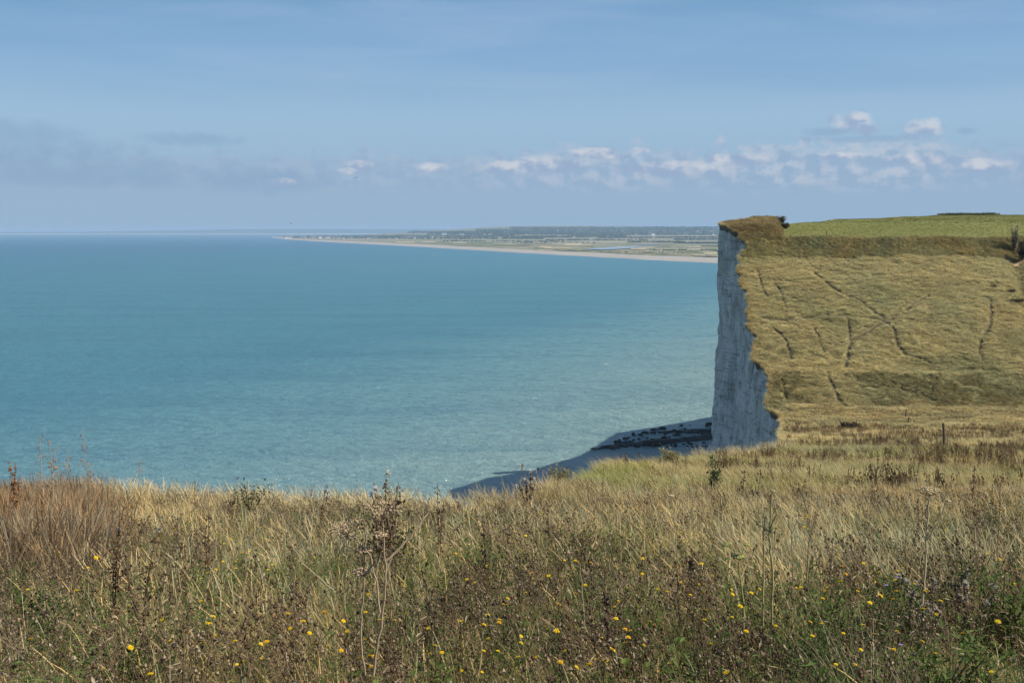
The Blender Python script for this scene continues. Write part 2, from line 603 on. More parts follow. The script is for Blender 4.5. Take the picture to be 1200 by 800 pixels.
def mat_sea():
    m, t = new_mat('sea_water')
    g = t.n('ShaderNodeNewGeometry')
    P = g.outputs['Position']
    sp = t.n('ShaderNodeSeparateXYZ'); t.put(sp.inputs[0], P)
    X, Y = sp.outputs[0], sp.outputs[1]
    # distance off the cliff coast (a line running away to the right): silt-laden water inshore
    off = t.m('SUBTRACT', t.m('MULTIPLY', Y, .45), X)
    off = t.m('ADD', off, 0.0)
    big = t.noise(t.comb(t.m('MULTIPLY', X, .0016), t.m('MULTIPLY', Y, .0032), 0), 1.0, 5, .55, .5)
    mid = t.noise(t.comb(t.m('MULTIPLY', X, .006), t.m('MULTIPLY', Y, .022), 4), 1.0, 5, .6, .4)
    offn = t.m('ADD', off, t.m('MULTIPLY', t.m('SUBTRACT', big, .5), 150))
    c = t.mix(t.ss(offn, 110, 270), SEA_SILT, SEA_PALE)
    c = t.mix(t.ss(offn, 190, 470), c, SEA_TURQ)
    c = t.mix(t.ss(offn, 500, 4200), c, SEA_BLUE)
    c = t.mix(t.m('MULTIPLY', t.ss(mid, .42, .68), .26), c, SEA_DARK)
    b = t.n('ShaderNodeBsdfDiffuse')
    t.put(b.inputs[0], c)
    # waves
    sw = t.comb(t.m('ADD', t.m('MULTIPLY', X, .15), t.m('MULTIPLY', Y, .07)), t.m('MULTIPLY', Y, .19), 1.7)
    fr1 = t.noise(sw, 1.0, 6, .74, .1)
    c = t.mix(t.m('MULTIPLY', t.ss(fr1, .40, .66), .34), c, SEA_DARK)  # dark wave facets painted into the diffuse colour, on top of the bump
    t.put(b.inputs[0], c)
    w1 = t.noise(t.comb(t.m('MULTIPLY', X, .16), t.m('MULTIPLY', Y, .30), 0), 1.0, 4, .6, .3)
    w2 = t.noise(t.comb(t.m('MULTIPLY', X, .55), t.m('MULTIPLY', Y, .9), 2), 1.0, 4, .65, .2)
    w3 = t.noise(t.comb(t.m('MULTIPLY', X, .02), t.m('MULTIPLY', Y, .05), 7), 1.0, 3, .5, .2)
    hgt = t.m('ADD', t.m('MULTIPLY', w1, 1.3), t.m('ADD', t.m('MULTIPLY', w2, .42), t.m('ADD', t.m('MULTIPLY', w3, 3.0), t.m('MULTIPLY', fr1, 2.6))))
    bp = t.n('ShaderNodeBump'); bp.inputs['Strength'].default_value = 1.0; bp.inputs['Distance'].default_value = 1.0
    t.put(bp.inputs['Height'], hgt)
    t.put(b.inputs['Normal'], bp.outputs[0])
    gl = t.n('ShaderNodeBsdfGlossy')
    gl.inputs['Roughness'].default_value = .14
    gl.inputs['Color'].default_value = (.9, .95, 1, 1)
    t.put(gl.inputs['Normal'], bp.outputs[0])
    fr = t.n('ShaderNodeFresnel'); fr.inputs['IOR'].default_value = 1.33
    t.put(fr.inputs['Normal'], bp.outputs[0])
    fac = t.m('MINIMUM', t.m('ADD', t.m('MULTIPLY', fr.outputs[0], .95), .04), .36)
    mx = t.n('ShaderNodeMixShader')
    t.put(mx.inputs[0], fac)
    t.put(mx.inputs[1], b.outputs[0]); t.put(mx.inputs[2], gl.outputs[0])
    finish(t, mx.outputs[0])
    return m


SEA_SILT = (0.215, 0.315, 0.29)
SEA_PALE = (0.135, 0.262, 0.282)
SEA_TURQ = (0.058, 0.188, 0.236)
SEA_BLUE = (0.034, 0.126, 0.196)
SEA_DARK = (0.022, 0.095, 0.155)
M_CHALK = mat_chalk()
M_SEA = mat_sea()
M_ROCK = plain('weedy_rock', (.030, .030, .022), .7, .6, .8)
M_SHINGLE = plain('shingle', (.295, .28, .26), .9, .18, .004)
M_FARLAND = mat_turf('far_marsh', (.165, .165, .10), (.23, .21, .145), (.13, .14, .09), .0013, .006, 0)

# ------------------------------------------------------------------ sea
n = 96
ang = np.linspace(0, 2 * math.pi, n, endpoint=False)
rad = np.array([60, 200, 500, 1000, 2500, 6000, 15000, 40000, 90000.])
V = [(0, 150, 0)] + [(r * math.sin(a), 150 + r * math.cos(a), 0) for r in rad for a in ang]
F = [(0, 1 + (j + 1) % n, 1 + j) for j in range(n)]
for i in range(len(rad) - 1):
    for j in range(n):
        a0, a1 = 1 + i * n + j, 1 + i * n + (j + 1) % n
        F.append((a0, a1, a1 + n, a0 + n))
sea = link('sea', make_mesh('sea', V, F, M_SEA))
tag(sea, 'turquoise sea paling to milky green along the shore', 'sea', kind='structure')


# ------------------------------------------------------------------ land: meadow, headland, cliff
def grid_mesh(name, Xg, Yg, mat, zoff=0.0):
    Zg = ground(Xg.ravel(), Yg.ravel()).reshape(Xg.shape) + zoff
    nr, nc = Xg.shape
    V = np.stack([Xg, Yg, Zg], -1).reshape(-1, 3)
    i = np.arange(nr - 1)[:, None] * nc + np.arange(nc - 1)[None, :]
    F = np.stack([i, i + 1, i + nc + 1, i + nc], -1).reshape(-1, 4)
    return make_mesh(name, V, F, mat, smooth=True)


xs = np.concatenate([np.arange(-150, -30, 2.5), np.arange(-30, 40, .3), np.arange(40, 180, 1.5)])
tt = np.linspace(0, 1, 260) ** 1.0
ytop = np.where(xs < 23.9, coast_y(np.minimum(xs, 23.9)), 100.0)
Yg = -40 + tt[:, None] * (ytop[None, :] + 40)
Xg = np.broadcast_to(xs[None, :], Yg.shape)
meadow = link('meadow_ground', grid_mesh('meadow_ground', Xg, Yg, M_SOIL))
tag(meadow, 'gently falling meadow ground under the dry grass', 'ground', kind='structure')

ys = np.concatenate([np.arange(100, 200, .7), np.arange(200, 330, .33), np.arange(330, 760, 4.0)])
ss_ = np.concatenate([np.arange(0, 6, .3), np.arange(6, 110, .55), np.arange(110, 420, 8.0)])
Yg = np.broadcast_to(ys[:, None], (len(ys), len(ss_)))
Xg = coast_x(ys)[:, None] + ss_[None, :]
hl = link('headland', grid_mesh('headland', Xg, Yg, M_SLOPE))
wm = np.zeros(Xg.size)
sel = ((Yg > 205) & (Yg < 284)).ravel()
wm[sel] = 1 - sstep(trail_dist(Xg.ravel()[sel], Yg.ravel()[sel]), .7, 1.3)
wa = hl.data.attributes.new('Col', 'FLOAT_COLOR', 'POINT')
wa.data.foreach_set('color', np.repeat(wm.astype(np.float32), 4))
tag(hl, 'grass covered headland slope and plateau above the chalk cliff', 'hill', kind='structure')
hl.data.materials.append(M_PASTURE)
cen = np.zeros(len(hl.data.polygons) * 3, dtype=np.float32)
hl.data.polygons.foreach_get('center', cen)
cen = cen.reshape(-1, 3)
lawn = (cen[:, 1] > 287.5) & (cen[:, 0] > .237 * cen[:, 1] + 1.0 * fbm(cen[:, 0] * .3, cen[:, 1] * .3, 3))
hl.data.polygons.foreach_set('material_index', lawn.astype(np.int32))

# cliff face below the whole edge
cy_fine = np.concatenate([np.arange(100, 196, 1.2), np.arange(196, 330, .28), np.arange(330, 760, 3.0)])
cxs = np.concatenate([np.arange(-150, -8, 3.0), np.arange(-8, 23.9, .8)])
line = np.concatenate([np.stack([cxs, coast_y(cxs)], -1), np.stack([coast_x(cy_fine), cy_fine], -1)])
tan = np.gradient(line, axis=0)
for _ in range(4):       # smooth normals so that the face does not fold
    tan[1:-1] = (tan[:-2] + 2 * tan[1:-1] + tan[2:]) / 4
tan /= np.linalg.norm(tan, axis=1)[:, None]
nor = np.stack([-tan[:, 1], tan[:, 0]], -1)            # seaward
sarc = np.concatenate([[0], np.cumsum(np.linalg.norm(np.diff(line, axis=0), axis=1))])
ztop = ground(line[:, 0], line[:, 1])
NR = 110
fr_ = np.linspace(0, 1, NR) ** 1.15
Zc = ztop[:, None] - .02 + fr_[None, :] * (-3 - ztop[:, None])
S = np.broadcast_to(sarc[:, None], Zc.shape)
below = ztop[:, None] - Zc
outw = np.interp(Zc, [0, 8, 16, 30, 46, 58, 76], [1.7, 1.2, .9, .5, -.6, -.2, 0.0])
outw = outw + .0 * S
env = sstep(below, .0, 4.0)
# smooth the ragged rim away lower down: pull towards a smoothed line
sm = line.copy()
for _ in range(150):
    sm[1:-1] = (sm[:-2] + 2 * sm[1:-1] + sm[2:]) / 4
at_tip = np.exp(-((line[:, 1] - 298) / 7.0) ** 2)[:, None]
pull = (sstep(below, .5, 9.0) * (1 - .85 * at_tip))[..., None]
base_xy = line[:, None, :] * (1 - pull * .6) + sm[:, None, :] * pull * .6
outw = outw * sstep(below, 0, 8)
warp = 5 * fbm(S / 12, Zc / 14, 15, 3)
outw = outw + env * (3.4 * fbm((S + warp) / 15, Zc / 60, 11, 3, .5) + 1.5 * fbm((S + warp) / 5, Zc / 13, 12, 4, .6) + 1.35 * fbm(S / 1.6, Zc / 2.1, 13, 4, .62))
outw = outw + env * .28 * (np.round(fbm(S / 30, Zc / 1.7, 14, 2) * 4) / 4)
cave = np.exp(-(((Yl := np.broadcast_to(line[:, 1][:, None], Zc.shape)) - 285) / 3.2) ** 2) * sstep(below, 1.2, 2.0) * (1 - sstep(below, 4.5, 5.6))
outw = outw - 2.2 * cave
outw = outw - .65 * (1 - .9 * at_tip) * sstep(below, .15, .9) * (1 - sstep(below, 1.6, 3.2))       # undercut below the turf
Vx = base_xy[..., 0] + nor[:, None, 0] * outw
Vy = base_xy[..., 1] + nor[:, None, 1] * outw
V = np.stack([Vx, Vy, Zc], -1).reshape(-1, 3)
nr, nc = Zc.shape
i = np.arange(nr - 1)[:, None] * nc + np.arange(nc - 1)[None, :]
F = np.stack([i, i + nc, i + nc + 1, i + 1], -1).reshape(-1, 4)[:, ::-1]
rim = np.maximum(1 - sstep(below, .6, 2.6), cave).reshape(-1)  # soil band, with shade painted under the edge and in the recess
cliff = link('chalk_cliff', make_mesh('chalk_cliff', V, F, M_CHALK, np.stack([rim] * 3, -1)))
tag(cliff, 'sheer white chalk cliff face in shade above the beach', 'cliff', kind='structure')

# foreshore: ragged wave-cut rock showing through the shallows
gx_, gy_ = np.meshgrid(np.arange(5, 135, .8), np.arange(325, 452, .8))
band1 = np.exp(-((gy_ - (374 + .52 * (gx_ - 28))) / 5.5) ** 2) * sstep(gx_, 14, 36)
band2 = np.exp(-((gy_ - (405 + .10 * (gx_ - 57))) / 4.0) ** 2) * sstep(gx_, 46, 62)
rough = fbm(gx_ / 7, gy_ / 7, 21, 5, .65)
z = -.62 + 1.35 * np.maximum(band1, band2) + 2.4 * rough * (.35 + np.maximum(band1, band2)) + .8 * fbm(gx_ / 1.6, gy_ / 1.6, 22, 3)
z = np.minimum(z, .9) + sstep(gx_ - (56 + .8 * (gy_ - 310)), -12, 6) * 1.6
nr, nc = gx_.shape
i = np.arange(nr - 1)[:, None] * nc + np.arange(nc - 1)[None, :]
F = np.stack([i, i + 1, i + nc + 1, i + nc], -1).reshape(-1, 4)
shore = link('foreshore', make_mesh('foreshore', np.stack([gx_, gy_, z], -1).reshape(-1, 3), F, M_ROCK))
tag(shore, 'dark weedy rock platform at the foot of the cliff', 'beach', kind='structure')

# loose boulders standing out of the shallows
def boulder_mesh(seed):
    import bmesh
    bm = bmesh.new()
    bmesh.ops.create_icosphere(bm, subdivisions=2, radius=1.0)
    r = random.Random(seed)
    ax, ay, az = r.uniform(.8, 1.4), r.uniform(.6, 1.0), r.uniform(.45, .75)
    for v in bm.verts:
        k = 1 + .55 * float(fbm(v.co.x * 1.1 + seed * 9, v.co.y * 1.1 + v.co.z * 2.1, seed, 3))
        v.co = (v.co.x * ax * k, v.co.y * ay * k, v.co.z * az * k)
    me = bpy.data.meshes.new('boulder')
    bm.to_mesh(me); bm.free()
    me.materials.append(M_ROCK)
    return me


BOULDERS = [boulder_mesh(s) for s in range(6)]
nb = 0
while nb < 120:
    px_, py_ = random.uniform(690, 836), random.uniform(494, 526)
    if py_ < np.interp(px_, [690, 700, 745, 838], [534, 530, 506, 493]) + 2: continue
    d = EYE * FX / (py_ - 271)
    o = link('boulder', random.choice(BOULDERS), loc=((px_ - 600) / FX * d, d, .1))
    s = random.choice([.45, .6, .8, 1.0, 1.6]) * random.uniform(.8, 1.2)
    o.scale = (s * .75, s * .7, s * .7)
    o.rotation_euler[2] = random.uniform(0, 6.28)
    size = 'small' if s < .75 else 'middling' if s < 1.25 else 'large'
    tag(o, size + ' dark weed-covered boulder standing in the shaded shallows below the cliff', 'boulder', size + ' boulders in the shallows')
    nb += 1

# ------------------------------------------------------------------ far coast
shore_px = [(318, 278.2), (335, 280.4), (365, 282.4), (400, 284.4), (450, 287), (500, 289.6), (545, 292.4), (590, 295), (635, 297.6), (680, 300), (720, 302.2), (760, 304.4), (800, 306.4), (842, 308)]
top_px = [(322, 277.5), (335, 279.3), (365, 281.0), (400, 282.6), (450, 284.8), (500, 287.0), (545, 289.6), (590, 292.0), (635, 294.4), (680, 296.6), (720, 298.2), (760, 300.2), (800, 302), (842, 303.2)]


def far_pt(px_, py_, z=0.0):
    d = (EYE - z) * FX / (py_ - 271)
    return np.array([(px_ - 600) / FX * d, d])


A = np.array([far_pt(*p) for p in shore_px] + [(650, 2280), (1000, 1750), (1400, 1250)])
B = np.array([far_pt(*p) for p in top_px] + [(900, 2600), (1300, 2000), (1700, 1500)])


def resample(P, n):
    s = np.concatenate([[0], np.cumsum(np.linalg.norm(np.diff(P, axis=0), axis=1))])
    u = np.interp(np.linspace(0, 1, n), np.linspace(0, 1, len(P)), s)
    return np.stack([np.interp(u, s, P[:, 0]), np.interp(u, s, P[:, 1])], -1)


NS = 240
A2, B2 = resample(A, NS), resample(B, NS)
A2[:, 1] += 60 * fbm(np.arange(NS) / 7., 0 * np.arange(NS), 41, 3)
rows = []
for f, zz in ((0, -.5), (.12, 2.2), (.3, 4.2), (.6, 3.6), (1, 3.2), (1.05, 2.0)):
    q = A2 * (1 - f) + B2 * f
    rows.append(np.concatenate([q, np.full((NS, 1), zz)], 1))
V = np.concatenate(rows)
i = np.arange(5)[:, None] * NS + np.arange(NS - 1)[None, :]
F = np.stack([i, i + NS, i + NS + 1, i + 1], -1).reshape(-1, 4)[:, ::-1]
beach = link('shingle_beach', make_mesh('shingle_beach', V, F, M_SHINGLE))
tag(beach, 'long pale shingle beach curving out to the far spit', 'beach', kind='structure')


def far_z(x, d):
    r = x / d
    rise = sstep(r, -.17, .02)
    zz = np.interp(d, [0, 6000, 8000, 10000, 12000, 14000, 16500, 20000, 24000], [2.6, 2.6, 9, 26, 58, 112, 150, 130, 60])
    hump = 1 + .22 * fbm(r * 14, d / 4000, 51, 3)
    return 2.6 + (zz - 2.6) * rise * hump + rise * sstep(d, 7000, 11000) * 14 * fbm(r * 40, d / 1200, 52, 3)


# low marsh and farmland behind the beach, rising inland
depth = np.concatenate([[0, 60, 150, 300], np.arange(500, 6000, 350), np.arange(6000, 21000, 600)])
inl = np.array([.62, .78])
V, keep = [], []
Bl = resample(np.concatenate([[far_pt(322, 277.6)], B[1:]]), NS)
G = []
for k, dd in enumerate(depth):
    f = np.linspace(0, 1, NS)
    q = Bl.copy()
    q[:, 0] += dd * (.32 + .75 * f)
    q[:, 1] += dd * (.95 - .45 * f)
    zq = far_z(q[:, 0], np.maximum(q[:, 1], 1))
    G.append(np.concatenate([q, zq[:, None]], 1))
V = np.concatenate(G)
i = np.arange(len(depth) - 1)[:, None] * NS + np.arange(NS - 1)[None, :]
F = np.stack([i, i + NS, i + NS + 1, i + 1], -1).reshape(-1, 4)[:, ::-1]
farland = link('far_land', make_mesh('far_land', V, F, M_FARLAND, smooth=True))
tag(farland, 'low marshland and farmland rising to wooded hills behind the far beach', 'land', kind='structure')

# fields laid over the marsh
FIELD_M = [plain('field_%s' % n_, c, .95, .15, .01) for n_, c in
           (('green', (.14, .165, .08)), ('straw', (.34, .29, .18)), ('olive', (.17, .165, .10)), ('pale', (.30, .28, .19)), ('dull', (.11, .14, .07)))]
r_ = random.Random(3)
for k in range(230):
    py_ = r_.uniform(278.5, 301)
    lo = np.interp(py_, [p[1] for p in top_px], [p[0] for p in top_px])
    px_ = r_.uniform(min(560, max(430, lo * 0 + 440)), 900)
    w = r_.uniform(8, 34)
    if py_ + .9 > np.interp(px_ - w / 2, [p[0] for p in top_px], [p[1] for p in top_px]) - .5: continue
    h = r_.uniform(.25, .9)
    x0, x1 = px_ - w / 2, px_ + w / 2
    s = r_.uniform(-3, 3)
    quad = [(x0 + s, py_ - h), (x1 + s, py_ - h * r_.uniform(.5, 1)), (x1, py_ + h), (x0, py_ + h * r_.uniform(.6, 1))]
    zz = 3.6 + .12 * (k % 12)
    P4 = [far_pt(a, b, zz) for a, b in quad]
    d = max(p[1] for p in P4)
    if d > 7600: continue
    zq = [float(far_z(p[0], p[1])) + 1.0 + .12 * (k % 12) for p in P4]
    me = make_mesh('field', [(p[0], p[1], z_) for p, z_ in zip(P4, zq)], [(3, 2, 1, 0)], r_.choice(FIELD_M))
    link('field', me, farland)

# lagoon
M_POND = plain('lagoon_water', (.24, .29, .33), .12, .08, .01, .5)
lag = [(684, 291.6), (697, 290.2), (722, 289.0), (748, 288.2), (756, 288.8), (745, 290.0), (728, 291.4), (705, 292.4)]
me = make_mesh('lagoon', [tuple(far_pt(a, b, 5.6)) + (5.6,) for a, b in lag], [tuple(range(len(lag)))], M_POND)
tag(link('lagoon', me), 'narrow blue lagoon lying in the marsh behind the beach', 'lagoon', kind='structure')
lag2 = [(742, 286.2), (760, 285.6), (776, 285.9), (760, 286.7)]
me = make_mesh('lagoon', [tuple(far_pt(a, b, 5.6)) + (5.6,) for a, b in lag2], [tuple(range(len(lag2)))], M_POND)
tag(link('lagoon', me), 'small blue pond farther inland than the long lagoon', 'lagoon', kind='structure')

# woods and hedges: one far-off mass of rounded crowns
mbw = MB()
ico = None
import bmesh
_b = bmesh.new(); bmesh.ops.create_icosphere(_b, subdivisions=1, radius=1.0)
icoV = np.array([v.co[:] for v in _b.verts]); icoF = np.array([[v.index for v in f.verts] for f in _b.faces]); _b.free()


def crown(mb, x, y, z, w, h, c, rr):
    k = 1 + .35 * (rr.random(len(icoV)) - .5)
    mb.add(icoV * k[:, None] * np.array([w, w, h]) + np.array([x, y, z + h * .5]), icoF, np.array(c) * rr.uniform(.75, 1.2))


rr = np.random.default_rng(11)


def wood_line(px0, px1, py0, py1, nn, hgt, c=(.040, .060, .028)):
    for k in range(nn):
        px_ = rr.uniform(px0, px1)
        py_ = np.interp(px_, [px0, px1], [py0, py1]) + rr.uniform(-.35, .35)
        # distance where the rising land shows on that row
        dd = np.linspace(2600, 19000, 500)
        row = 271 + FX * (EYE - far_z((px_ - 600) / FX * dd, dd)) / dd
        j = np.argmin(np.abs(row - py_))
        d = dd[j]
        x = (px_ - 600) / FX * d
        w = hgt * rr.uniform(.6, 1.6) * (d / 9000 + .4)
        crown(mbw, x, d, float(far_z(x, d)), w, hgt * rr.uniform(.6, 1.2), c, rr)


for a in [(345, 470, 278.2, 279.2, 260, 9), (360, 520, 276.8, 277.6, 300, 10), (430, 600, 277.0, 277.5, 320, 11), (470, 640, 279.4, 279.8, 160, 8),
          (500, 860, 274.5, 275.0, 520, 12), (480, 860, 272.6, 272.4, 520, 14), (560, 860, 270.4, 269.4, 420, 14), (600, 860, 268, 267.2, 300, 14),
          (600, 700, 278.2, 277.4, 180, 10), (670, 730, 276.6, 276.8, 160, 11), (640, 760, 281.4, 281.0, 90, 6), (735, 800, 283.6, 284.0, 120, 6),
          (790, 860, 281, 280.4, 120, 7), (790, 850, 284.8, 285.2, 110, 6), (700, 860, 278.8, 278.2, 170, 8), (600, 700, 284.2, 284.6, 60, 4),
          (760, 850, 293, 293.6, 50, 3), (700, 800, 295.2, 296, 40, 2.5), (520, 660, 282.4, 283.2, 90, 5), (850, 1000, 276, 275, 60, 10)]:
    wood_line(*a)
M_WOOD = veg_mat('far_foliage', instanced=False, transl=0, rough=.9, spec=0)
wood = link('distant_woods', mbw.mesh('distant_woods', M_WOOD))
tag(wood, 'far-off dark woods and hedgerows across the low land', 'woods', kind='stuff')

# town on the spit and scattered farms
M_WALLS = [plain('render_white', (.78, .76, .72), .9, .06, .1), plain('render_cream', (.62, .56, .46), .9, .06, .1), plain('brick_wall', (.32, .21, .17), .9, .1, .1)]
M_ROOFS = [plain('slate_roof', (.10, .11, .13), .7, .1, .1), plain('tile_roof', (.26, .14, .11), .8, .1, .1)]


def house_mesh(w, d, h, rh, wm, rm):
    V = [(-w, -d, 0), (w, -d, 0), (w, d, 0), (-w, d, 0), (-w, -d, h), (w, -d, h), (w, d, h), (-w, d, h)]
    Fw = [(0, 1, 5, 4), (1, 2, 6, 5), (2, 3, 7, 6), (3, 0, 4, 7)]
    a = make_mesh('wall', V, Fw, wm)
    e = .6
    Vr = [(-w - e, -d - e, h), (w + e, -d - e, h), (w + e, d + e, h), (-w - e, d + e, h), (-w - e, 0, h + rh), (w + e, 0, h + rh)]
    b = make_mesh('roof', Vr, [(0, 1, 5, 4), (2, 3, 4, 5), (1, 2, 5), (3, 0, 4), (3, 2, 1, 0)], rm)
    return a, b


kinds = []
for wi in range(3):
    for ri in range(2):
        kinds.append((house_mesh(9 + 3 * wi, 6 + wi, 6 + 1.5 * ri, 4.5, M_WALLS[wi], M_ROOFS[ri]), ('white', 'cream', 'red brick')[wi], ('slate', 'red tile')[ri]))


def house(px_, py_, kind, s, label, group):
    dd = np.linspace(2600, 17000, 600)
    row = 271 + FX * (EYE - far_z((px_ - 600) / FX * dd, dd)) / dd
    d = dd[np.argmin(np.abs(row - py_))]
    x = (px_ - 600) / FX * d
    o = empty('house', (x, d, float(far_z(x, d)) - .3), r_.uniform(-.7, .7))
    o.scale = (s, s, s)
    (wm, rm), wn, rn = kinds[kind]
    link('wall', wm, o); link('roof', rm, o)
    tag(o, label.format(wall=wn, roof=rn), 'house', group)


for k in range(46):
    kd = r_.choice([0, 0, 0, 0, 1, 2, 2, 3])
    house(r_.uniform(333, 400), r_.uniform(277.9, 279.3), kd, r_.uniform(1.2, 2.2), 'tiny {wall} house with {roof} roof in the town on the spit', 'houses on the spit')
for k in range(56):
    kd = r_.choice([0, 0, 1, 2, 2, 3, 4])
    house(r_.uniform(385, 520), r_.uniform(277.2, 280.2), kd, r_.uniform(.7, 1.2), 'tiny {wall} house with {roof} roof among trees behind the far beach', 'houses among the far trees')
for k in range(44):
    kd = r_.choice([0, 2, 2, 3, 1])
    house(r_.uniform(560, 845), r_.uniform(273.5, 278.4), kd, r_.uniform(.6, 1.1), 'tiny {wall} farmhouse with {roof} roof far inland on rising ground', 'farmhouses far inland')
house(521, 275.2, 0, 2.6, 'largest white building showing above the far trees', None)
house(541, 276.2, 0, 2.4, 'long white shed beside the far trees inland', None)
house(764, 275.6, 0, 2.0, 'long pale building on the rising ground inland', None)

# far shore beyond the bay
mbh = MB()
fxs = np.linspace(-32000, 8000, 260)
def strip(dist, xs_, h, c):
    P = []
    for k, f in enumerate((0, .15, .5, .85, 1)):
        zz = [0, .6, 1, .6, 0][k]
        P.append(np.stack([xs_, dist + f * 2600 + 0 * xs_, h * zz], -1))
    V = np.concatenate(P); m_ = len(xs_)
    i = np.arange(4)[:, None] * m_ + np.arange(m_ - 1)[None, :]
    mbh.add(V, np.stack([i, i + 1, i + m_ + 1, i + m_], -1).reshape(-1, 4), c)
h = 62 + 100 * sstep(fxs, -17500, -8500) + 50 * fbm(fxs / 3400, 0 * fxs, 61, 5, .6)
h = np.maximum(h * sstep(fxs, -32000, -20000), 10)
strip(31000, fxs * .76, h * .80, (.04, .055, .04))
strip(28500, fxs * .70, 8 + 8 * fbm(fxs / 1100, 0 * fxs, 62, 3), (.60, .56, .48))
o = link('far_shore', mbh.mesh('far_shore', M_WOOD, True))
tag(o, 'low dark shore with pale dunes beyond the bay on the horizon', 'hills', kind='structure')

# ------------------------------------------------------------------ plants: blades
def blades(mb, n, rad, h, w, lean, c0, c1, seed, nseg=4, prof_w=None, cvar=.22, bias=(-.14, .05), hvar=.35):
    r = np.random.default_rng(seed)
    a = r.uniform(0, 2 * math.pi, n)
    rr_ = rad * np.sqrt(r.uniform(0, 1, n))
    base = np.stack([rr_ * np.cos(a), rr_ * np.sin(a), np.full(n, -.03)], -1)
    H = h * (1 - hvar + 2 * hvar * r.random(n)) if hvar else np.full(n, h)
    L = lean * (.3 + 1.1 * r.random(n))
    da = a + r.normal(0, .8, n)
    dirv = np.stack([np.cos(da) * L + bias[0], np.sin(da) * L + bias[1], 0 * da], -1)
    ya = r.uniform(0, 2 * math.pi, n)
    side = np.stack([np.cos(ya), np.sin(ya), 0 * ya], -1)
    t = np.linspace(0, 1, nseg + 1)
    if prof_w is None:
        pw = (1 - t ** 1.6) * .95 + .05
    else:
        pw = np.interp(t, np.linspace(0, 1, len(prof_w)), prof_w)
    droop = 1 - .25 * L[:, None] * t[None, :] ** 2
    P = base[:, None, :] + (H[:, None] * t[None, :] * droop)[..., None] * np.array([0, 0, 1.0]) + (H[:, None] * t[None, :] ** 1.8)[..., None] * dirv[:, None, :]
    off = (w * (.7 + .6 * r.random(n)))[:, None, None] * pw[None, :, None] * side[:, None, :] * .5
    V = np.stack([P - off, P + off], 2).reshape(-1, 3)
    m_ = nseg + 1
    b = np.arange(n)[:, None] * (2 * m_) + 2 * np.arange(nseg)[None, :]
    F = np.stack([b, b + 1, b + 3, b + 2], -1).reshape(-1, 4)
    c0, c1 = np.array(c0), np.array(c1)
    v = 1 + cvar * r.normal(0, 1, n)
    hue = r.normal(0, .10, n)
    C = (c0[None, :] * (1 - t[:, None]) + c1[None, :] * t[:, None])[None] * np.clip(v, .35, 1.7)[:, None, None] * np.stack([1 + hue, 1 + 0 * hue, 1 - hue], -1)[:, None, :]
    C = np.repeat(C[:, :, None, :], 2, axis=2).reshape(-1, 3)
    mb.add(V, F, np.clip(C, 0, 1))


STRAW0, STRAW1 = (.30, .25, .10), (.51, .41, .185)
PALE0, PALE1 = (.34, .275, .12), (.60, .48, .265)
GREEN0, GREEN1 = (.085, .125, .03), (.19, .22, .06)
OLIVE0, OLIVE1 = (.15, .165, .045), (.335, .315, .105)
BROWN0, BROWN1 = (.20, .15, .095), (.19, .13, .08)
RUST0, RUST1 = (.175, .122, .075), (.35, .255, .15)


def v_straw(s):
    mb = MB()
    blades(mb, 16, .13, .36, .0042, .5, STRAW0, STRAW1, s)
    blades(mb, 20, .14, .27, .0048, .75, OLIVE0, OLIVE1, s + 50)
    blades(mb, 6, .11, .50, .0022, .35, STRAW0, PALE1, s + 100, 7, [1, 1, 1, 1, 1.3, 4, 3.4, .6])
    return mb


def v_green(s):
    mb = MB()
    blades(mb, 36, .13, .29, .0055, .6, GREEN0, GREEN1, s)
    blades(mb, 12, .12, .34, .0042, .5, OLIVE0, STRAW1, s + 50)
    return mb


def v_pale(s):
    mb = MB()
    blades(mb, 12, .14, .30, .0040, .6, PALE0, PALE1, s)
    blades(mb, 12, .14, .27, .0045, .7, OLIVE0, OLIVE1, s + 80)
    blades(mb, 12, .13, .48, .0021, .45, PALE0, PALE1, s + 50, 7, [1, 1, 1, 1, 1.5, 4.2, 3.6, 1])
    return mb


def v_rust(s):
    mb = MB()
    blades(mb, 22, .14, .66, .0028, .34, RUST0, RUST1, s, 7, [1, 1, 1.2, 1.6, 2.2, 3.6, 3.0, .7], bias=(.03, .02))
    blades(mb, 16, .14, .46, .0030, .5, RUST0, RUST1, s + 50, bias=(.03, .02))
    return mb


def v_litter(s):
    mb = MB()
    blades(mb, 34, .20, .15, .006, 1.6, (.26, .21, .12), (.46, .38, .23), s, 3)
    blades(mb, 12, .18, .14, .007, 1.2, (.08, .10, .035), (.15, .15, .06), s + 9, 3)
    return mb


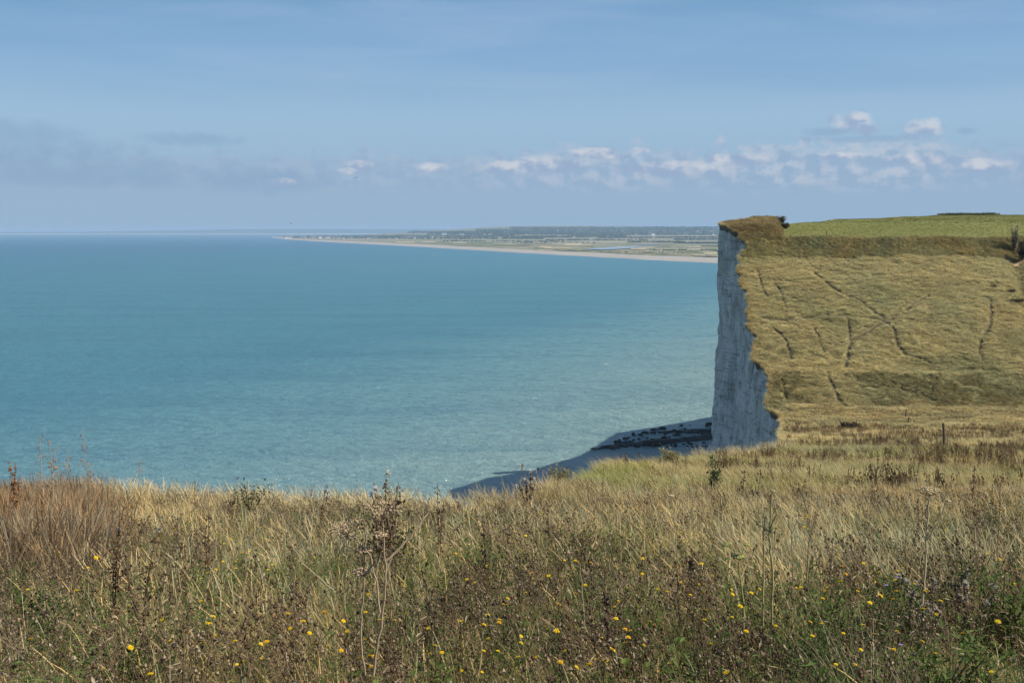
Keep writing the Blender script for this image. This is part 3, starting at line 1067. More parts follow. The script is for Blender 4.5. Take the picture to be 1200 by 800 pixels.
def v_brown(s):
    """dead branched herb with round seed heads"""
    r = random.Random(s)
    mb = MB()
    for k in range(3):
        H = r.uniform(.38, .64)
        bx, by = r.uniform(-.08, .08), r.uniform(-.08, .08)
        lx, ly = r.uniform(-.16, .10), r.uniform(-.12, .12)
        f = lambda t: np.array([bx + lx * t * t, by + ly * t * t, H * t - .03])
        v = r.uniform(.7, 1.3)
        cs = np.array(BROWN0) * v
        mb.tube([f(t) for t in (0, .35, .7, 1)], [.0026, .0023, .0018, .0012], cs, 3)
        for j in range(r.randint(6, 9)):
            t = r.uniform(.38, .95)
            p = f(t)
            a = r.uniform(0, 6.28)
            L = r.uniform(.06, .17)
            q = p + np.array([math.cos(a) * L * .6, math.sin(a) * L * .6, L * .85])
            mb.tube([p, (p + q) / 2 + np.array([0, 0, -.012]), q], [.0014, .0012, .001], cs, 3)
            hc = np.array(r.choice([(.14, .10, .065), (.23, .17, .11), (.38, .31, .21), (.09, .065, .048)]))
            mb.octa(q, r.uniform(.006, .011), hc, 1.2)
            if r.random() < .6:
                mb.leaf(p, (math.cos(a + 2), math.sin(a + 2), -.35), (0, 0, 1), r.uniform(.04, .09), .012, hc * 1.1)
        mb.octa(f(1), .011, (.13, .085, .05), 1.2)
    blades(mb, 12, .12, .34, .0042, .6, STRAW0, STRAW1, s + 7)
    return mb


def v_leafy(s):
    """low green leafy herb"""
    r = random.Random(s)
    mb = MB()
    for k in range(6):
        H = r.uniform(.16, .36)
        a0 = r.uniform(0, 6.28)
        lx, ly = math.cos(a0) * r.uniform(.05, .16), math.sin(a0) * r.uniform(.05, .16)
        f = lambda t: np.array([lx * t, ly * t, H * t - .02])
        v = r.uniform(.7, 1.25)
        mb.tube([f(0), f(.5), f(1)], [.002, .0018, .001], (.12, .12, .05), 3)
        for j in range(11):
            t = .15 + .085 * j
            a = r.uniform(0, 6.28)
            cc = np.array(r.choice([(.075, .115, .03), (.10, .145, .04), (.055, .085, .025), (.13, .15, .05)])) * v
            mb.leaf(f(t), (math.cos(a) * .9, math.sin(a) * .9, r.uniform(-.1, .5)), (0, 0, 1), r.uniform(.035, .075), r.uniform(.012, .022), cc)
    return mb


def v_scrub(s):
    """knee to waist high bramble and coarse grass for the far bank"""
    r = random.Random(s)
    mb = MB()
    for k in range(110):
        a, b = r.uniform(0, 6.28), r.uniform(.0, 1)
        R_ = .5 * math.sqrt(r.random())
        p = np.array([R_ * math.cos(a), R_ * math.sin(a), b * .75 * (1 - (R_ / .55) ** 2 * .6)])
        d = np.array([r.gauss(0, 1), r.gauss(0, 1), r.gauss(.2, .6)]); d /= np.linalg.norm(d)
        cc = np.array(r.choice([(.22, .23, .085), (.29, .265, .12), (.40, .34, .17), (.18, .165, .085), (.50, .42, .24)])) * r.uniform(.7, 1.2)
        mb.leaf(p, d, (.3, .2, 1), r.uniform(.12, .26), r.uniform(.05, .10), cc)
    return mb


def v_slope(s):
    """tussock of coarse combed grass for the distant slope (broad blades)"""
    mb = MB()
    blades(mb, 26, .30, .34, .040, 1.1, (.41, .365, .19), (.63, .555, .315), s, 3, cvar=.26, bias=(-.45, -.25))
    blades(mb, 10, .28, .26, .045, .9, (.32, .30, .135), (.50, .455, .225), s + 20, 3, cvar=.26, bias=(-.4, -.2))
    return mb


def v_mid(s):
    """tussock for the middle distance"""
    mb = MB()
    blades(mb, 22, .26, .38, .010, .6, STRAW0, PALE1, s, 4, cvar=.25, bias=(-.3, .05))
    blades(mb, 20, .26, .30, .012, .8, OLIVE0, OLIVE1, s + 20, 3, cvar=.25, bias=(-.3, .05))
    return mb


def v_lawn(s):
    mb = MB()
    blades(mb, 22, .35, .16, .05, .9, (.10, .13, .03), (.17, .185, .05), s, 2, cvar=.2, bias=(-.1, -.1))
    return mb


def v_midbrown(s):
    r = random.Random(s)
    mb = MB()
    for k in range(9):
        H = r.uniform(.35, .75)
        x0, y0 = r.uniform(-.2, .2), r.uniform(-.2, .2)
        x1, y1 = x0 + r.uniform(-.15, .08), y0 + r.uniform(-.1, .1)
        c = np.array(r.choice([(.17, .11, .06), (.22, .15, .08), (.12, .08, .05)]))
        mb.tube([(x0, y0, -.03), ((x0 + x1) / 2, (y0 + y1) / 2, H * .5), (x1, y1, H)], [.006, .006, .004], c, 3)
        for j in range(4):
            t = r.uniform(.55, 1)
            mb.octa((x0 + (x1 - x0) * t + r.uniform(-.05, .05), y0 + (y1 - y0) * t + r.uniform(-.05, .05), H * t), r.uniform(.012, .024), c * r.uniform(.8, 1.3), 1.5)
    return mb


def variants(name, fn, k, mat=VEG_I):
    c = bpy.data.collections.new(name + '_variants')
    for i_ in range(k):
        me = fn(1000 + 37 * i_).mesh(name + '_tuft', mat)
        c.objects.link(bpy.data.objects.new('%s_tuft_%02d' % (name, i_), me))
    return c


def scatter(name, label, cat, coll, k, X, Y, scl, tint, tilt=.12, sink=0.0):
    """one stuff object: tufts standing on the ground at the given points"""
    n_ = len(X)
    if n_ == 0: return
    Z = ground(np.asarray(X), np.asarray(Y)) - sink
    me = bpy.data.meshes.new(name)
    me.vertices.add(n_)
    me.vertices.foreach_set('co', np.stack([X, Y, Z], -1).astype(np.float32).ravel())
    rot = np.stack([rng.normal(0, tilt, n_), rng.normal(0, tilt, n_), rng.normal(0, .5, n_) if False else rng.uniform(-.7, .7, n_)], -1).astype(np.float32)
    a = me.attributes.new('rot', 'FLOAT_VECTOR', 'POINT'); a.data.foreach_set('vector', rot.ravel())
    a = me.attributes.new('scl', 'FLOAT', 'POINT'); a.data.foreach_set('value', np.asarray(scl, np.float32))
    a = me.attributes.new('pick', 'INT', 'POINT'); a.data.foreach_set('value', rng.integers(0, k, n_).astype(np.int32))
    c4 = np.ones((n_, 4), np.float32); c4[:, :3] = tint
    a = me.attributes.new('tint', 'FLOAT_COLOR', 'POINT'); a.data.foreach_set('color', c4.ravel())
    me.update()
    o = link(name, me)
    tag(o, label, cat, kind='stuff')
    ng = bpy.data.node_groups.new(name + '_scatter', 'GeometryNodeTree')
    ng.interface.new_socket('Geometry', in_out='INPUT', socket_type='NodeSocketGeometry')
    ng.interface.new_socket('Geometry', in_out='OUTPUT', socket_type='NodeSocketGeometry')
    N = ng.nodes
    gi, go = N.new('NodeGroupInput'), N.new('NodeGroupOutput')
    ci = N.new('GeometryNodeCollectionInfo')
    ci.inputs['Collection'].default_value = coll
    ci.inputs['Separate Children'].default_value = True
    ci.inputs['Reset Children'].default_value = True
    ip = N.new('GeometryNodeInstanceOnPoints')
    ip.inputs['Pick Instance'].default_value = True

    def attr(nm, typ):
        q = N.new('GeometryNodeInputNamedAttribute'); q.data_type = typ
        q.inputs['Name'].default_value = nm
        return q.outputs[0]
    L = ng.links
    L.new(gi.outputs[0], ip.inputs['Points'])
    L.new(ci.outputs[0], ip.inputs['Instance'])
    L.new(attr('pick', 'INT'), ip.inputs['Instance Index'])
    e2r = N.new('FunctionNodeEulerToRotation')
    L.new(attr('rot', 'FLOAT_VECTOR'), e2r.inputs[0])
    L.new(e2r.outputs[0], ip.inputs['Rotation'])
    L.new(attr('scl', 'FLOAT'), ip.inputs['Scale'])
    L.new(ip.outputs[0], go.inputs[0])
    md = o.modifiers.new('scatter', 'NODES'); md.node_group = ng
    return o


def wedge(n_, d0, d1, half=27.5, power=1.0, left=None, right=None):
    """random points in the wedge in front of the camera"""
    u = rng.random(n_)
    d = np.sqrt(d0 ** 2 + u * (d1 ** 2 - d0 ** 2)) if power == 1.0 else d0 + (d1 - d0) * u ** power
    l_ = -math.tan(R(half)) if left is None else left
    r2 = math.tan(R(half)) if right is None else right
    x = d * rng.uniform(l_, r2, n_)
    return x, d


def keep(mask, *arrs):
    return [a[mask] for a in arrs]


def tints(x, y, n1=.25, s=2.2, seed=70, warm=.12):
    v = 1 + n1 * 2 * fbm(x / s, y / s, seed, 3) + rng.normal(0, .10, len(x))
    w = warm * 2 * fbm(x / (s * 1.7), y / (s * 1.7), seed + 5, 2) + rng.normal(0, .04, len(x))
    return np.clip(np.stack([v * (1 + w), v, v * (1 - w)], -1), .3, 1.8)

# ------------------------------------------------------------------ ground cover
C_STRAW, C_GREEN, C_PALE = variants('straw', v_straw, 6), variants('greengrass', v_green, 5), variants('palegrass', v_pale, 5)
C_RUST, C_LIT, C_BROWN = variants('rust', v_rust, 5), variants('litter', v_litter, 4), variants('brownherb', v_brown, 7)
C_LEAF, C_SCRUB, C_SLOPE = variants('leafy', v_leafy, 5), variants('scrub', v_scrub, 5), variants('slopegrass', v_slope, 5)
C_MID, C_LAWN, C_MIDB = variants('midgrass', v_mid, 5), variants('lawn', v_lawn, 4), variants('midbrown', v_midbrown, 5)


def rustiness(x, y):
    r = x / y + .05 * fbm(x / 2, y / 2, 88, 3)
    return sstep(-r, .345, .40) * sstep(y, 9.5, 12.5)


def herbiness(x, y):
    """1 in the dark weedy strip near the camera and in patches beyond"""
    a = 1 - .85 * sstep(y + 9.0 * fbm(x / 1.5, y / 2.0, 90, 3), 6.8, 11.5)
    b = sstep(fbm(x / 2.0, y / 5.0, 91, 3), .0, .16) * .75 * (1 - sstep(y, 24, 40))
    c = sstep(x / y, .12, .3) * (1 - sstep(y, 9, 12)) * .5
    return np.clip(np.maximum(np.maximum(a, b), c), 0, 1)


GREENS = [(-4.35, 14.6, .65, .9), (5.4, 15, 1.6, 1.2), (.6, 13.5, 1.2, 1.2), (-1.6, 10.5, .8, .9), (1.3, 20, 2.0, 1.5), (9.0, 17, 1.8, 1.6), (3.3, 40, 1.2, 5.0), (11, 72, 3, 5),
          (2.1, 6.7, .9, .7), (3.4, 7.6, .6, .6), (-5.2, 11.4, .9, .7), (-3.2, 9.6, .8, .6), (27, 105, 6, 8)]


def greenness(x, y):
    g = sstep(fbm(x / 1.8, y / 3.0, 93, 3), .05, .22) * .6
    for (cx_, cy_, a, b) in GREENS:
        g = np.maximum(g, np.exp(-(((x - cx_) / a) ** 2 + ((y - cy_) / b) ** 2) * 1.1))
    return g


def base_pts(d0, d1, dens, margin=.05, **kw):
    half = kw.get('half', 28.0)
    area = math.tan(R(half)) * (d1 ** 2 - d0 ** 2)
    x, y = wedge(int(area * dens), d0, d1, half)
    return keep(inland(x, y, margin), x, y)


# litter over the soil
x, y = base_pts(2.5, 30, 26)
scatter('dead_grass_litter', 'short dead grass litter lying over the meadow soil', 'grass', C_LIT, 4, x, y, rng.uniform(.8, 1.5, len(x)), tints(x, y))

# straw
xs_, ys_, ss2, ts = [], [], [], []
for (d0, d1, dens, s0) in ((2.8, 12, 32, .95), (12, 24, 22, 1.0), (24, 34, 15, 1.05)):
    x, y = base_pts(d0, d1, dens)
    p = 1 - .30 * herbiness(x, y) - .55 * rustiness(x, y) - .35 * (greenness(x, y) > .5)
    x, y = keep(rng.random(len(x)) < p, x, y)
    xs_.append(x); ys_.append(y); ss2.append(rng.uniform(.65, 1.2, len(x)) * s0 * (1 - .30 * herbiness(x, y))); ts.append(tints(x, y))
scatter('straw_grass', 'dry straw-coloured meadow grass leaning in the wind', 'grass', C_STRAW, 6, np.concatenate(xs_), np.concatenate(ys_), np.concatenate(ss2), np.concatenate(ts))

# green
x, y = base_pts(2.8, 30, 22)
x, y = keep(rng.random(len(x)) < greenness(x, y) * (1 - .8 * rustiness(x, y)), x, y)
scatter('green_grass', 'patches of green grass among the straw', 'grass', C_GREEN, 5, x, y, rng.uniform(.7, 1.25, len(x)), tints(x, y))

# pale feathery grass: along the brow and in drifts
x, y = base_pts(9, 33, 19, .0)
p = .12 + .95 * sstep(y - coast_y(np.minimum(x, 23)), -5, -.8) + .8 * sstep(fbm(x / 3, y / 4, 95, 2), .05, .2)
x, y = keep(rng.random(len(x)) < p * (1 - .7 * rustiness(x, y)) * (1 - .7 * herbiness(x, y)), x, y)
scatter('feathery_grass', 'pale feathery grass heads glowing along the brow', 'grass', C_PALE, 5, x, y, rng.uniform(.7, 1.15, len(x)) * (1 + .35 * sstep(y - coast_y(np.minimum(x, 23)), -4, -.5)), tints(x, y, .18))

# rust
x, y = base_pts(7, 30, 34)
x, y = keep((rng.random(len(x)) < rustiness(x, y)), x, y)
scatter('rusty_weed', 'rust-brown dead weed stalks crowding the left of the meadow', 'weeds', C_RUST, 5, x, y, rng.uniform(.7, 1.2, len(x)), tints(x, y, .25))

# brown herbs
x, y = base_pts(2.8, 34, 24)
x, y = keep(rng.random(len(x)) < .09 + .42 * herbiness(x, y) * (.55 + .9 * sstep(fbm(x / .9, y / 1.2, 160, 3), -.08, .12)), x, y)
scatter('brown_seed_heads', 'dark brown dead herbs with round seed heads', 'weeds', C_BROWN, 7, x, y, rng.uniform(.65, 1.2, len(x)), tints(x, y, .3, warm=.06))

# leafy herbs
x, y = base_pts(2.8, 26, 26)
p = .85 * herbiness(x, y) * (.40 + sstep(fbm(x / 1.1, y / 1.1, 97, 3), -.05, .15)) + .12
x, y = keep(rng.random(len(x)) < p * (1 - rustiness(x, y)), x, y)
scatter('leafy_herbs', 'low green leafy herbs between the dead stems', 'weeds', C_LEAF, 5, x, y, rng.uniform(.7, 1.4, len(x)), tints(x, y, .3))

# middle distance down to the valley
area_x = 100
xm, ym = [], []
x = np.concatenate([rng.uniform(-20, 70, 42000), rng.uniform(20, 125, 26000)]); y = np.concatenate([rng.uniform(30, 110, 42000), rng.uniform(105, 200, 26000)])
xm.append(x); ym.append(y)
x, y = np.concatenate(xm), np.concatenate(ym)
ok = inland(x, y, .1) & (x / y < .60)
x, y = keep(ok, x, y)
pr = 1.0 - .5 * sstep(y, 60, 110) - .35 * sstep(y, 150, 200)
x, y = keep(rng.random(len(x)) < pr, x, y)
g = greenness(x, y)
t_ = tints(x, y, .28, 5.0)
t_ = t_ * np.where((g > .4)[:, None], np.array([.80, .90, .65]), 1.0)
scatter('valley_grass', 'tawny rough grass running down towards the valley', 'grass', C_MID, 5, x, y, rng.uniform(.8, 1.5, len(x)) * (1 + .25 * sstep(y, 50, 110)), t_)
x = rng.uniform(0, 100, 13000); y = rng.uniform(26, 190, 13000)
ok = inland(x, y, .1) & ((x > .17 * y + .5) | (rng.random(13000) < .15)) & (x / y < .60) & (fbm(x / 6, y / 9, 101, 3) + .10 * sstep(y, 60, 110) > .06)
x, y = keep(ok, x, y)
scatter('valley_weeds', 'reddish brown dead weeds dotted through the valley grass', 'weeds', C_MIDB, 5, x, y, rng.uniform(.8, 1.5, len(x)), tints(x, y, .3, 4))
x = rng.uniform(20, 150, 60000); y = rng.uniform(108, 217, 60000)
ok = inland(x, y, .1) & (x / y < .60)
x, y = keep(ok, x, y)
t_ = tints(x, y, .28, 5.0, 70, .08) * (.80 + .5 * fbm(x / 3, y / 6, 171, 3))[:, None] * np.array([1.02, .97, .92])
scatter('valley_floor_grass', 'pale trampled grass on the valley floor', 'grass', C_SLOPE, 5, x, y, rng.uniform(.8, 1.6, len(x)), t_)

# headland slope
x = rng.uniform(40, 165, 95000); y = rng.uniform(212, 283, 95000)
x, y = keep(inland(x, y, .0) & (x / y < .60), x, y)
td = trail_dist(x, y)
x, y = keep((td > 1.25) | (rng.random(len(x)) < .08), x, y)
bank = sstep(y, 213, 217) * (1 - sstep(y, 224, 228))
t_ = tints(x, y, .12, 7.0, 120, .06) * (1 + .45 * fbm(x / 1.6, y / 1.0, 125, 3))[:, None]
patch = sstep(fbm(x / 12, y / 10, 123, 4), .02, .2)
t_ = t_ * (1 - .18 * bank[:, None] * np.array([1, .9, .9])) * (1 - .10 * patch[:, None] * np.array([1.2, .8, .9]))
scatter('slope_grass', 'coarse combed grass covering the headland slope', 'grass', C_SLOPE, 5, x, y, rng.uniform(.6, 1.0, len(x)) * (1.2 + 1.2 * fbm(x / 2.2, y / 1.2, 126, 2)), t_, .2)

# dark bank below the plateau, brambles
x = rng.uniform(52, 170, 14000); y = rng.uniform(279.0, 288.2, 14000)
x, y = keep(inland(x, y, .0) & (x / y < .60) & ((y > 280.0 + 2 * fbm(x / 4, y / 4, 130, 2))), x, y)
scatter('bramble_bank', 'dark bramble and coarse scrub along the bank under the pasture', 'scrub', C_SCRUB, 5, x, y, rng.uniform(.45, 1.1, len(x)), tints(x, y, .35, 3) * np.array([1.18, 1.17, 1.1]), .3)
x = rng.uniform(40, 160, 12000); y = rng.uniform(215, 227, 12000)
x, y = keep(inland(x, y, .3) & (x / y < .60) & (fbm(x / 6, y / 5, 131, 3) > -.10), x, y)
scatter('bank_scrub', 'low scrub darkening the lower bank of the slope', 'scrub', C_SCRUB, 5, x, y, rng.uniform(.35, .8, len(x)), tints(x, y, .25, 5) * np.array([.78, .78, .70]), .3)
# hump on the tip
x = rng.uniform(52, 76, 9000); y = rng.uniform(286, 326, 9000)
x, y = keep(inland(x, y, .6) & (x < .236 * y), x, y)
scatter('headland_tip_grass', 'tall dead grass on the hump at the tip of the headland', 'grass', C_MID, 5, x, y, rng.uniform(1.5, 2.6, len(x)), tints(x, y, .6, 1.4) * np.array([.86, .78, .74]), .2)
x = rng.uniform(52, 76, 2600); y = rng.uniform(286, 326, 2600)
x, y = keep(inland(x, y, .8) & (x < .236 * y), x, y)
scatter('headland_tip_scrub', 'grey-brown dead scrub mixed through the hump at the headland tip', 'scrub', C_SCRUB, 5, x, y, rng.uniform(.8, 1.5, len(x)), tints(x, y, .45, 2) * np.array([.82, .74, .70]), .3)
# plateau
x = rng.uniform(60, 260, 60000); y = rng.uniform(288, 470, 60000)
x, y = keep(inland(x, y, .5) & (x / y < .60) & (x > .238 * y), x, y)
scatter('pasture_grass', 'short green pasture grass on the plateau', 'grass', C_LAWN, 4, x, y, rng.uniform(.4, .8, len(x)), tints(x, y, .14, 14, 140) * np.array([1.0, .92, 1.0]))
# turf hanging over the cliff edge
yy = np.concatenate([rng.uniform(200, 318, 2600)])
xx = coast_x(yy) + rng.uniform(-.05, .5, len(yy))
scatter('edge_turf', 'ragged turf hanging over the cliff edge', 'grass', C_SLOPE, 5, xx, yy, rng.uniform(.7, 1.4, len(xx)), tints(xx, yy, .25, 2) * np.array([.85, .8, .75]), .5)

yy = rng.uniform(70, 104, 170)
xx = np.where(yy < 100, np.interp(yy, _cy_y, _cy_x), coast_x(np.maximum(yy, 100))) + np.abs(rng.normal(.6, .9, len(yy)))
ok = inland(xx, yy, .05)
scatter('tall_seed_stalks', 'pale seeding stalks along the field edge before the cliff foot', 'grass', C_PALE, 5, xx[ok], yy[ok], rng.uniform(1.3, 2.1, int(ok.sum())), tints(xx[ok], yy[ok], .2), .2)

# ------------------------------------------------------------------ single plants
def place(px_, py_, d):
    """a spot on the meadow at distance d under photograph column px_"""
    x = (px_ - 600) / FX * d
    return x, d, gz(x, d)


def height_to(py_, d, z):
    """height above ground of something that shows at photograph row py_ at distance d"""
    return (EYE - (py_ - 271) / FX * d) - z


def umbel(mb, p, axis, R_, nray, c, r, flat=.35, rad=.0011):
    axis = np.asarray(axis, float); axis /= np.linalg.norm(axis)
    u = np.cross(axis, (.3, .9, .2)); u /= np.linalg.norm(u); w = np.cross(axis, u)
    for k in range(nray):
        a = k * 2.399
        q = math.sqrt((k + .5) / nray)
        e = p + axis * (R_ * (flat + .25 * (1 - q))) + (u * math.cos(a) + w * math.sin(a)) * R_ * q
        m_ = p + (e - p) * .5 - axis * R_ * .10 * q
        cc = np.array(c) * r.uniform(.75, 1.25)
        mb.tube([p, m_, e], [rad, rad * .9, rad * .7], cc, 3)
        for j in range(7):
            b = r.uniform(0, 6.28); L = R_ * .16
            f = e + axis * L * .7 + (u * math.cos(b) + w * math.sin(b)) * L * r.uniform(.3, 1)
            mb.tube([e, f], [rad * .7, rad * .6], cc, 3)
            mb.octa(f, rad * 2.2, cc * r.uniform(.7, 1.2))


def umbellifer(name, d, paths, umbels, label, c=(.34, .26, .16), thick=.006, group=None, cat='plant', seed=1, head_c=None):
    """paths: polylines in photograph pixels that all stand at about distance d; umbels: (px, py, radius_px, tilt)"""
    r = random.Random(seed)
    px0 = paths[0][0][0]
    x, y, z = place(px0, 0, d)
    root = empty(name, (x, y, z))
    def loc(a, b, dd=0.0):
        q = d + dd
        return np.array([(a - 600) / FX * q - x, dd, EYE - (b - 271) / FX * q - z])
    for k, pth in enumerate(paths):
        mb = MB()
        off = 0 if k == 0 else r.uniform(-.06, .06)
        pts = [loc(a, b, off * i_ / max(1, len(pth) - 1)) for i_, (a, b) in enumerate(pth)]
        if pts[0][2] < .25 and k == 0:
            pts = [np.array([pts[0][0], 0, -.05])] + pts
        # finer, slightly crooked
        P = [pts[0]]
        for a, b in zip(pts[:-1], pts[1:]):
            for s_ in (.33, .66, 1):
                q = a + (b - a) * s_
                if s_ < 1: q = q + np.array([r.gauss(0, .003), r.gauss(0, .004), 0])
                P.append(q)
        t = np.linspace(0, 1, len(P))
        th = thick if k == 0 else thick * .8
        cc = np.array(c) * r.uniform(.85, 1.15)
        C = cc[None] * (1 + .18 * np.sin(t * 19 + k))[:, None]
        mb.tube(P, th * (1 - .5 * t), cc, 6)
        if k == 0:
            for q in P[2:-1:3]: mb.octa(q, th * 1.35, cc * .7, .8)
        link('stem' if k == 0 else 'branch', mb.mesh('stem', STALK, True), root)
    for (a, b, rp, tx) in umbels:
        mb = MB()
        p = loc(a, b)
        umbel(mb, p, (tx, -.12, 1), rp / FX * d, 22, head_c or c, r, rad=.0023 * d / 6)
        link('umbel', mb.mesh('umbel', STALK), root)
    tag(root, label, cat, group)
    return root


umbellifer('hogweed', 4.9, [[(432, 806), (437, 770), (443, 735), (447, 700), (449, 670), (447, 640), (445, 612)],
                            [(422, 806), (418, 770), (419, 735), (421, 705), (422, 684)],
                            [(441, 728), (438, 690), (431, 660), (424, 648)],
                            [(449, 664), (462, 652), (478, 634), (494, 613), (503, 603)],
                            [(422, 684), (432, 670), (442, 656)],
                            [(422, 684), (424, 655), (424, 628), (423, 600)],
                            [(424, 648), (414, 638), (404, 630), (393, 622)],
                            [(445, 612), (434, 602), (424, 592)], [(445, 612), (452, 602), (459, 592)],
                            [(404, 630), (402, 645), (408, 650)]],
           [(445, 610, 24, .1), (403, 631, 20, -.3), (423, 655, 10, 0), (420, 682, 11, -.1), (441, 636, 9, .1)],
           'tall dead hogweed with branching bare stems and dried umbels', (.37, .28, .18), .0066, seed=3)
umbellifer('hogweed', 6.3, [[(1094, 716), (1095, 690), (1096, 660), (1096, 640), (1097, 615), (1098, 590), (1097, 582)],
                            [(1097, 638), (1106, 622), (1114, 606), (1120, 590)], [(1096, 640), (1092, 628), (1088, 618)]],
           [(1097, 584, 13, 0), (1120, 592, 3, .3)], 'dead hogweed with one wide flat pale umbel above the flowers', (.46, .36, .22), .0068, seed=5, head_c=(.42, .34, .20))
umbellifer('hogweed', 5.9, [[(914, 748), (913, 720), (913, 685), (911, 660), (909, 640), (908, 628), (909, 600), (911, 578)],
                            [(903, 745), (902, 700), (902, 660), (901, 625), (902, 598)],
                            [(907, 628), (896, 620), (886, 610), (880, 600)], [(908, 628), (914, 612), (917, 597)], [(909, 630), (917, 618), (923, 612)]],
           [(911, 580, 2.5, 0)], 'dead hogweed with two upright green-brown stems and short side twigs', (.34, .30, .13), .0068, seed=7)
umbellifer('hogweed', 6.1, [[(880, 735), (877, 705), (873, 680), (873, 660)], [(873, 663), (878, 650), (881, 645)], [(873, 663), (866, 655), (858, 645)]],
           [(858, 646, 5, -.3), (872, 662, 6, 0), (881, 646, 4, .2)], 'short forked hogweed with a green stem among yellow flowers', (.28, .28, .10), .006, seed=8)
umbellifer('hogweed', 7.0, [[(953, 715), (954, 680), (955, 650), (959, 625), (965, 607)], [(955, 650), (962, 660), (968, 648)]],
           [(965, 608, 2.5, .2)], 'slim dead stem bent to the right with a small withered head', (.30, .21, .12), .0042, seed=9)
umbellifer('hogweed', 7.1, [[(938, 715), (937, 680), (936, 655), (935, 630)], [(935, 632), (931, 620), (930, 609)], [(935, 630), (940, 618), (944, 608)]],
           [(930, 610, 2, -.2), (944, 609, 2, .2)], 'slim dead stem forking into two withered twigs', (.25, .17, .11), .004, seed=10)
umbellifer('hogweed', 7.6, [[(1182, 660), (1182, 630), (1183, 600), (1182, 575), (1184, 562)], [(1182, 622), (1192, 622), (1199, 624)], [(1182, 650), (1175, 630), (1172, 615)]],
           [(1184, 563, 2.5, 0)], 'tall thin brown stem with a few bare twigs beside pale grass', (.26, .17, .11), .0045, seed=12)
umbellifer('hogweed', 9.5, [[(800, 690), (797, 650), (794, 610), (790, 585)], [(795, 612), (812, 604), (830, 598)]],
           [(790, 586, 2.5, 0)], 'slender straw-coloured stem with one long leaning side branch', (.42, .35, .20), .004, seed=13)
# loose dead stalks leaning in the grass
for (d, pth, lab) in ((6.3, [(35, 796), (48, 765), (60, 745), (66, 733)], 'pale dry stalk lying slanted over the weeds in the meadow corner'),
                      (8.2, [(388, 703), (372, 688), (350, 668), (334, 640)], 'pale dry stalk slanting left beside the branched hogweed'),
                      (6.4, [(692, 790), (688, 750), (684, 700), (682, 668)], 'long pale grass stalk rising straight among the flowers'),
                      (6.6, [(12, 800), (12, 760), (11, 720), (10, 702)], 'single upright grey stalk at the edge of the rusty weeds')):
    umbellifer('dry_stalk', d, [pth], [], lab, (.46, .38, .26), .004, cat='stalk', seed=int(d * 10))
# tall thin stems standing out against the sea beyond the rusty weeds
for k, (px_, pt, d, lab) in enumerate(((41, 512, 17, 'second tallest dry stem rising from the rusty weeds against the sea'), (52, 522, 16, 'stout dry stem with clustered husks rising from the rusty weeds'),
                                       (57, 527, 18, 'thin dark stem close beside the stout husked one'), (92, 503, 17, 'tallest wispy stem above the rusty weeds against the sea'),
                                       (157, 540, 19, 'lone wispy stem at the edge of the pale grass against the sea'), (66, 533, 17, 'short bent stem leaning right among the tall stems'),
                                       (100, 548, 16, 'dark purple-brown stem under the tallest wispy one'))):
    r = random.Random(k + 60)
    x, y, z = place(px_, 0, d)
    H = height_to(pt, d, z)
    root = empty('dry_weed', (x, y, z))
    mb = MB()
    bx = r.uniform(-.05, .05)
    f = lambda t: np.array([bx * math.sin(t * 3) + (.10 * t if k == 5 else 0), 0.03 * math.sin(t * 4), H * t - .05 * (1 - t)])
    mb.tube([f(t) for t in np.linspace(0, 1, 9)], np.linspace(.007, .0025, 9) * (1.6 if k == 1 else 1), (.36, .28, .19), 5)
    link('stem', mb.mesh('stem', STALK, True), root)
    mb = MB()
    for j in range(22):
        t = r.uniform(.5, .99)
        a = r.uniform(0, 6.28); L = r.uniform(.04, .16) * (1.15 - t)
        p = f(t); q = p + np.array([math.cos(a) * L * 1.6, math.sin(a) * L, L * 1.1 + .03])
        mb.tube([p, q], [.002, .0015], (.30, .23, .15), 3)
        mb.octa(q, r.uniform(.007, .013) * (1.5 if k == 1 else 1), np.array((.30, .20, .12)) * r.uniform(.6, 1.3), 1.5)
    link('seed_head', mb.mesh('seed_head', STALK), root)
    tag(root, lab, 'stem', 'dry stems against the sea')


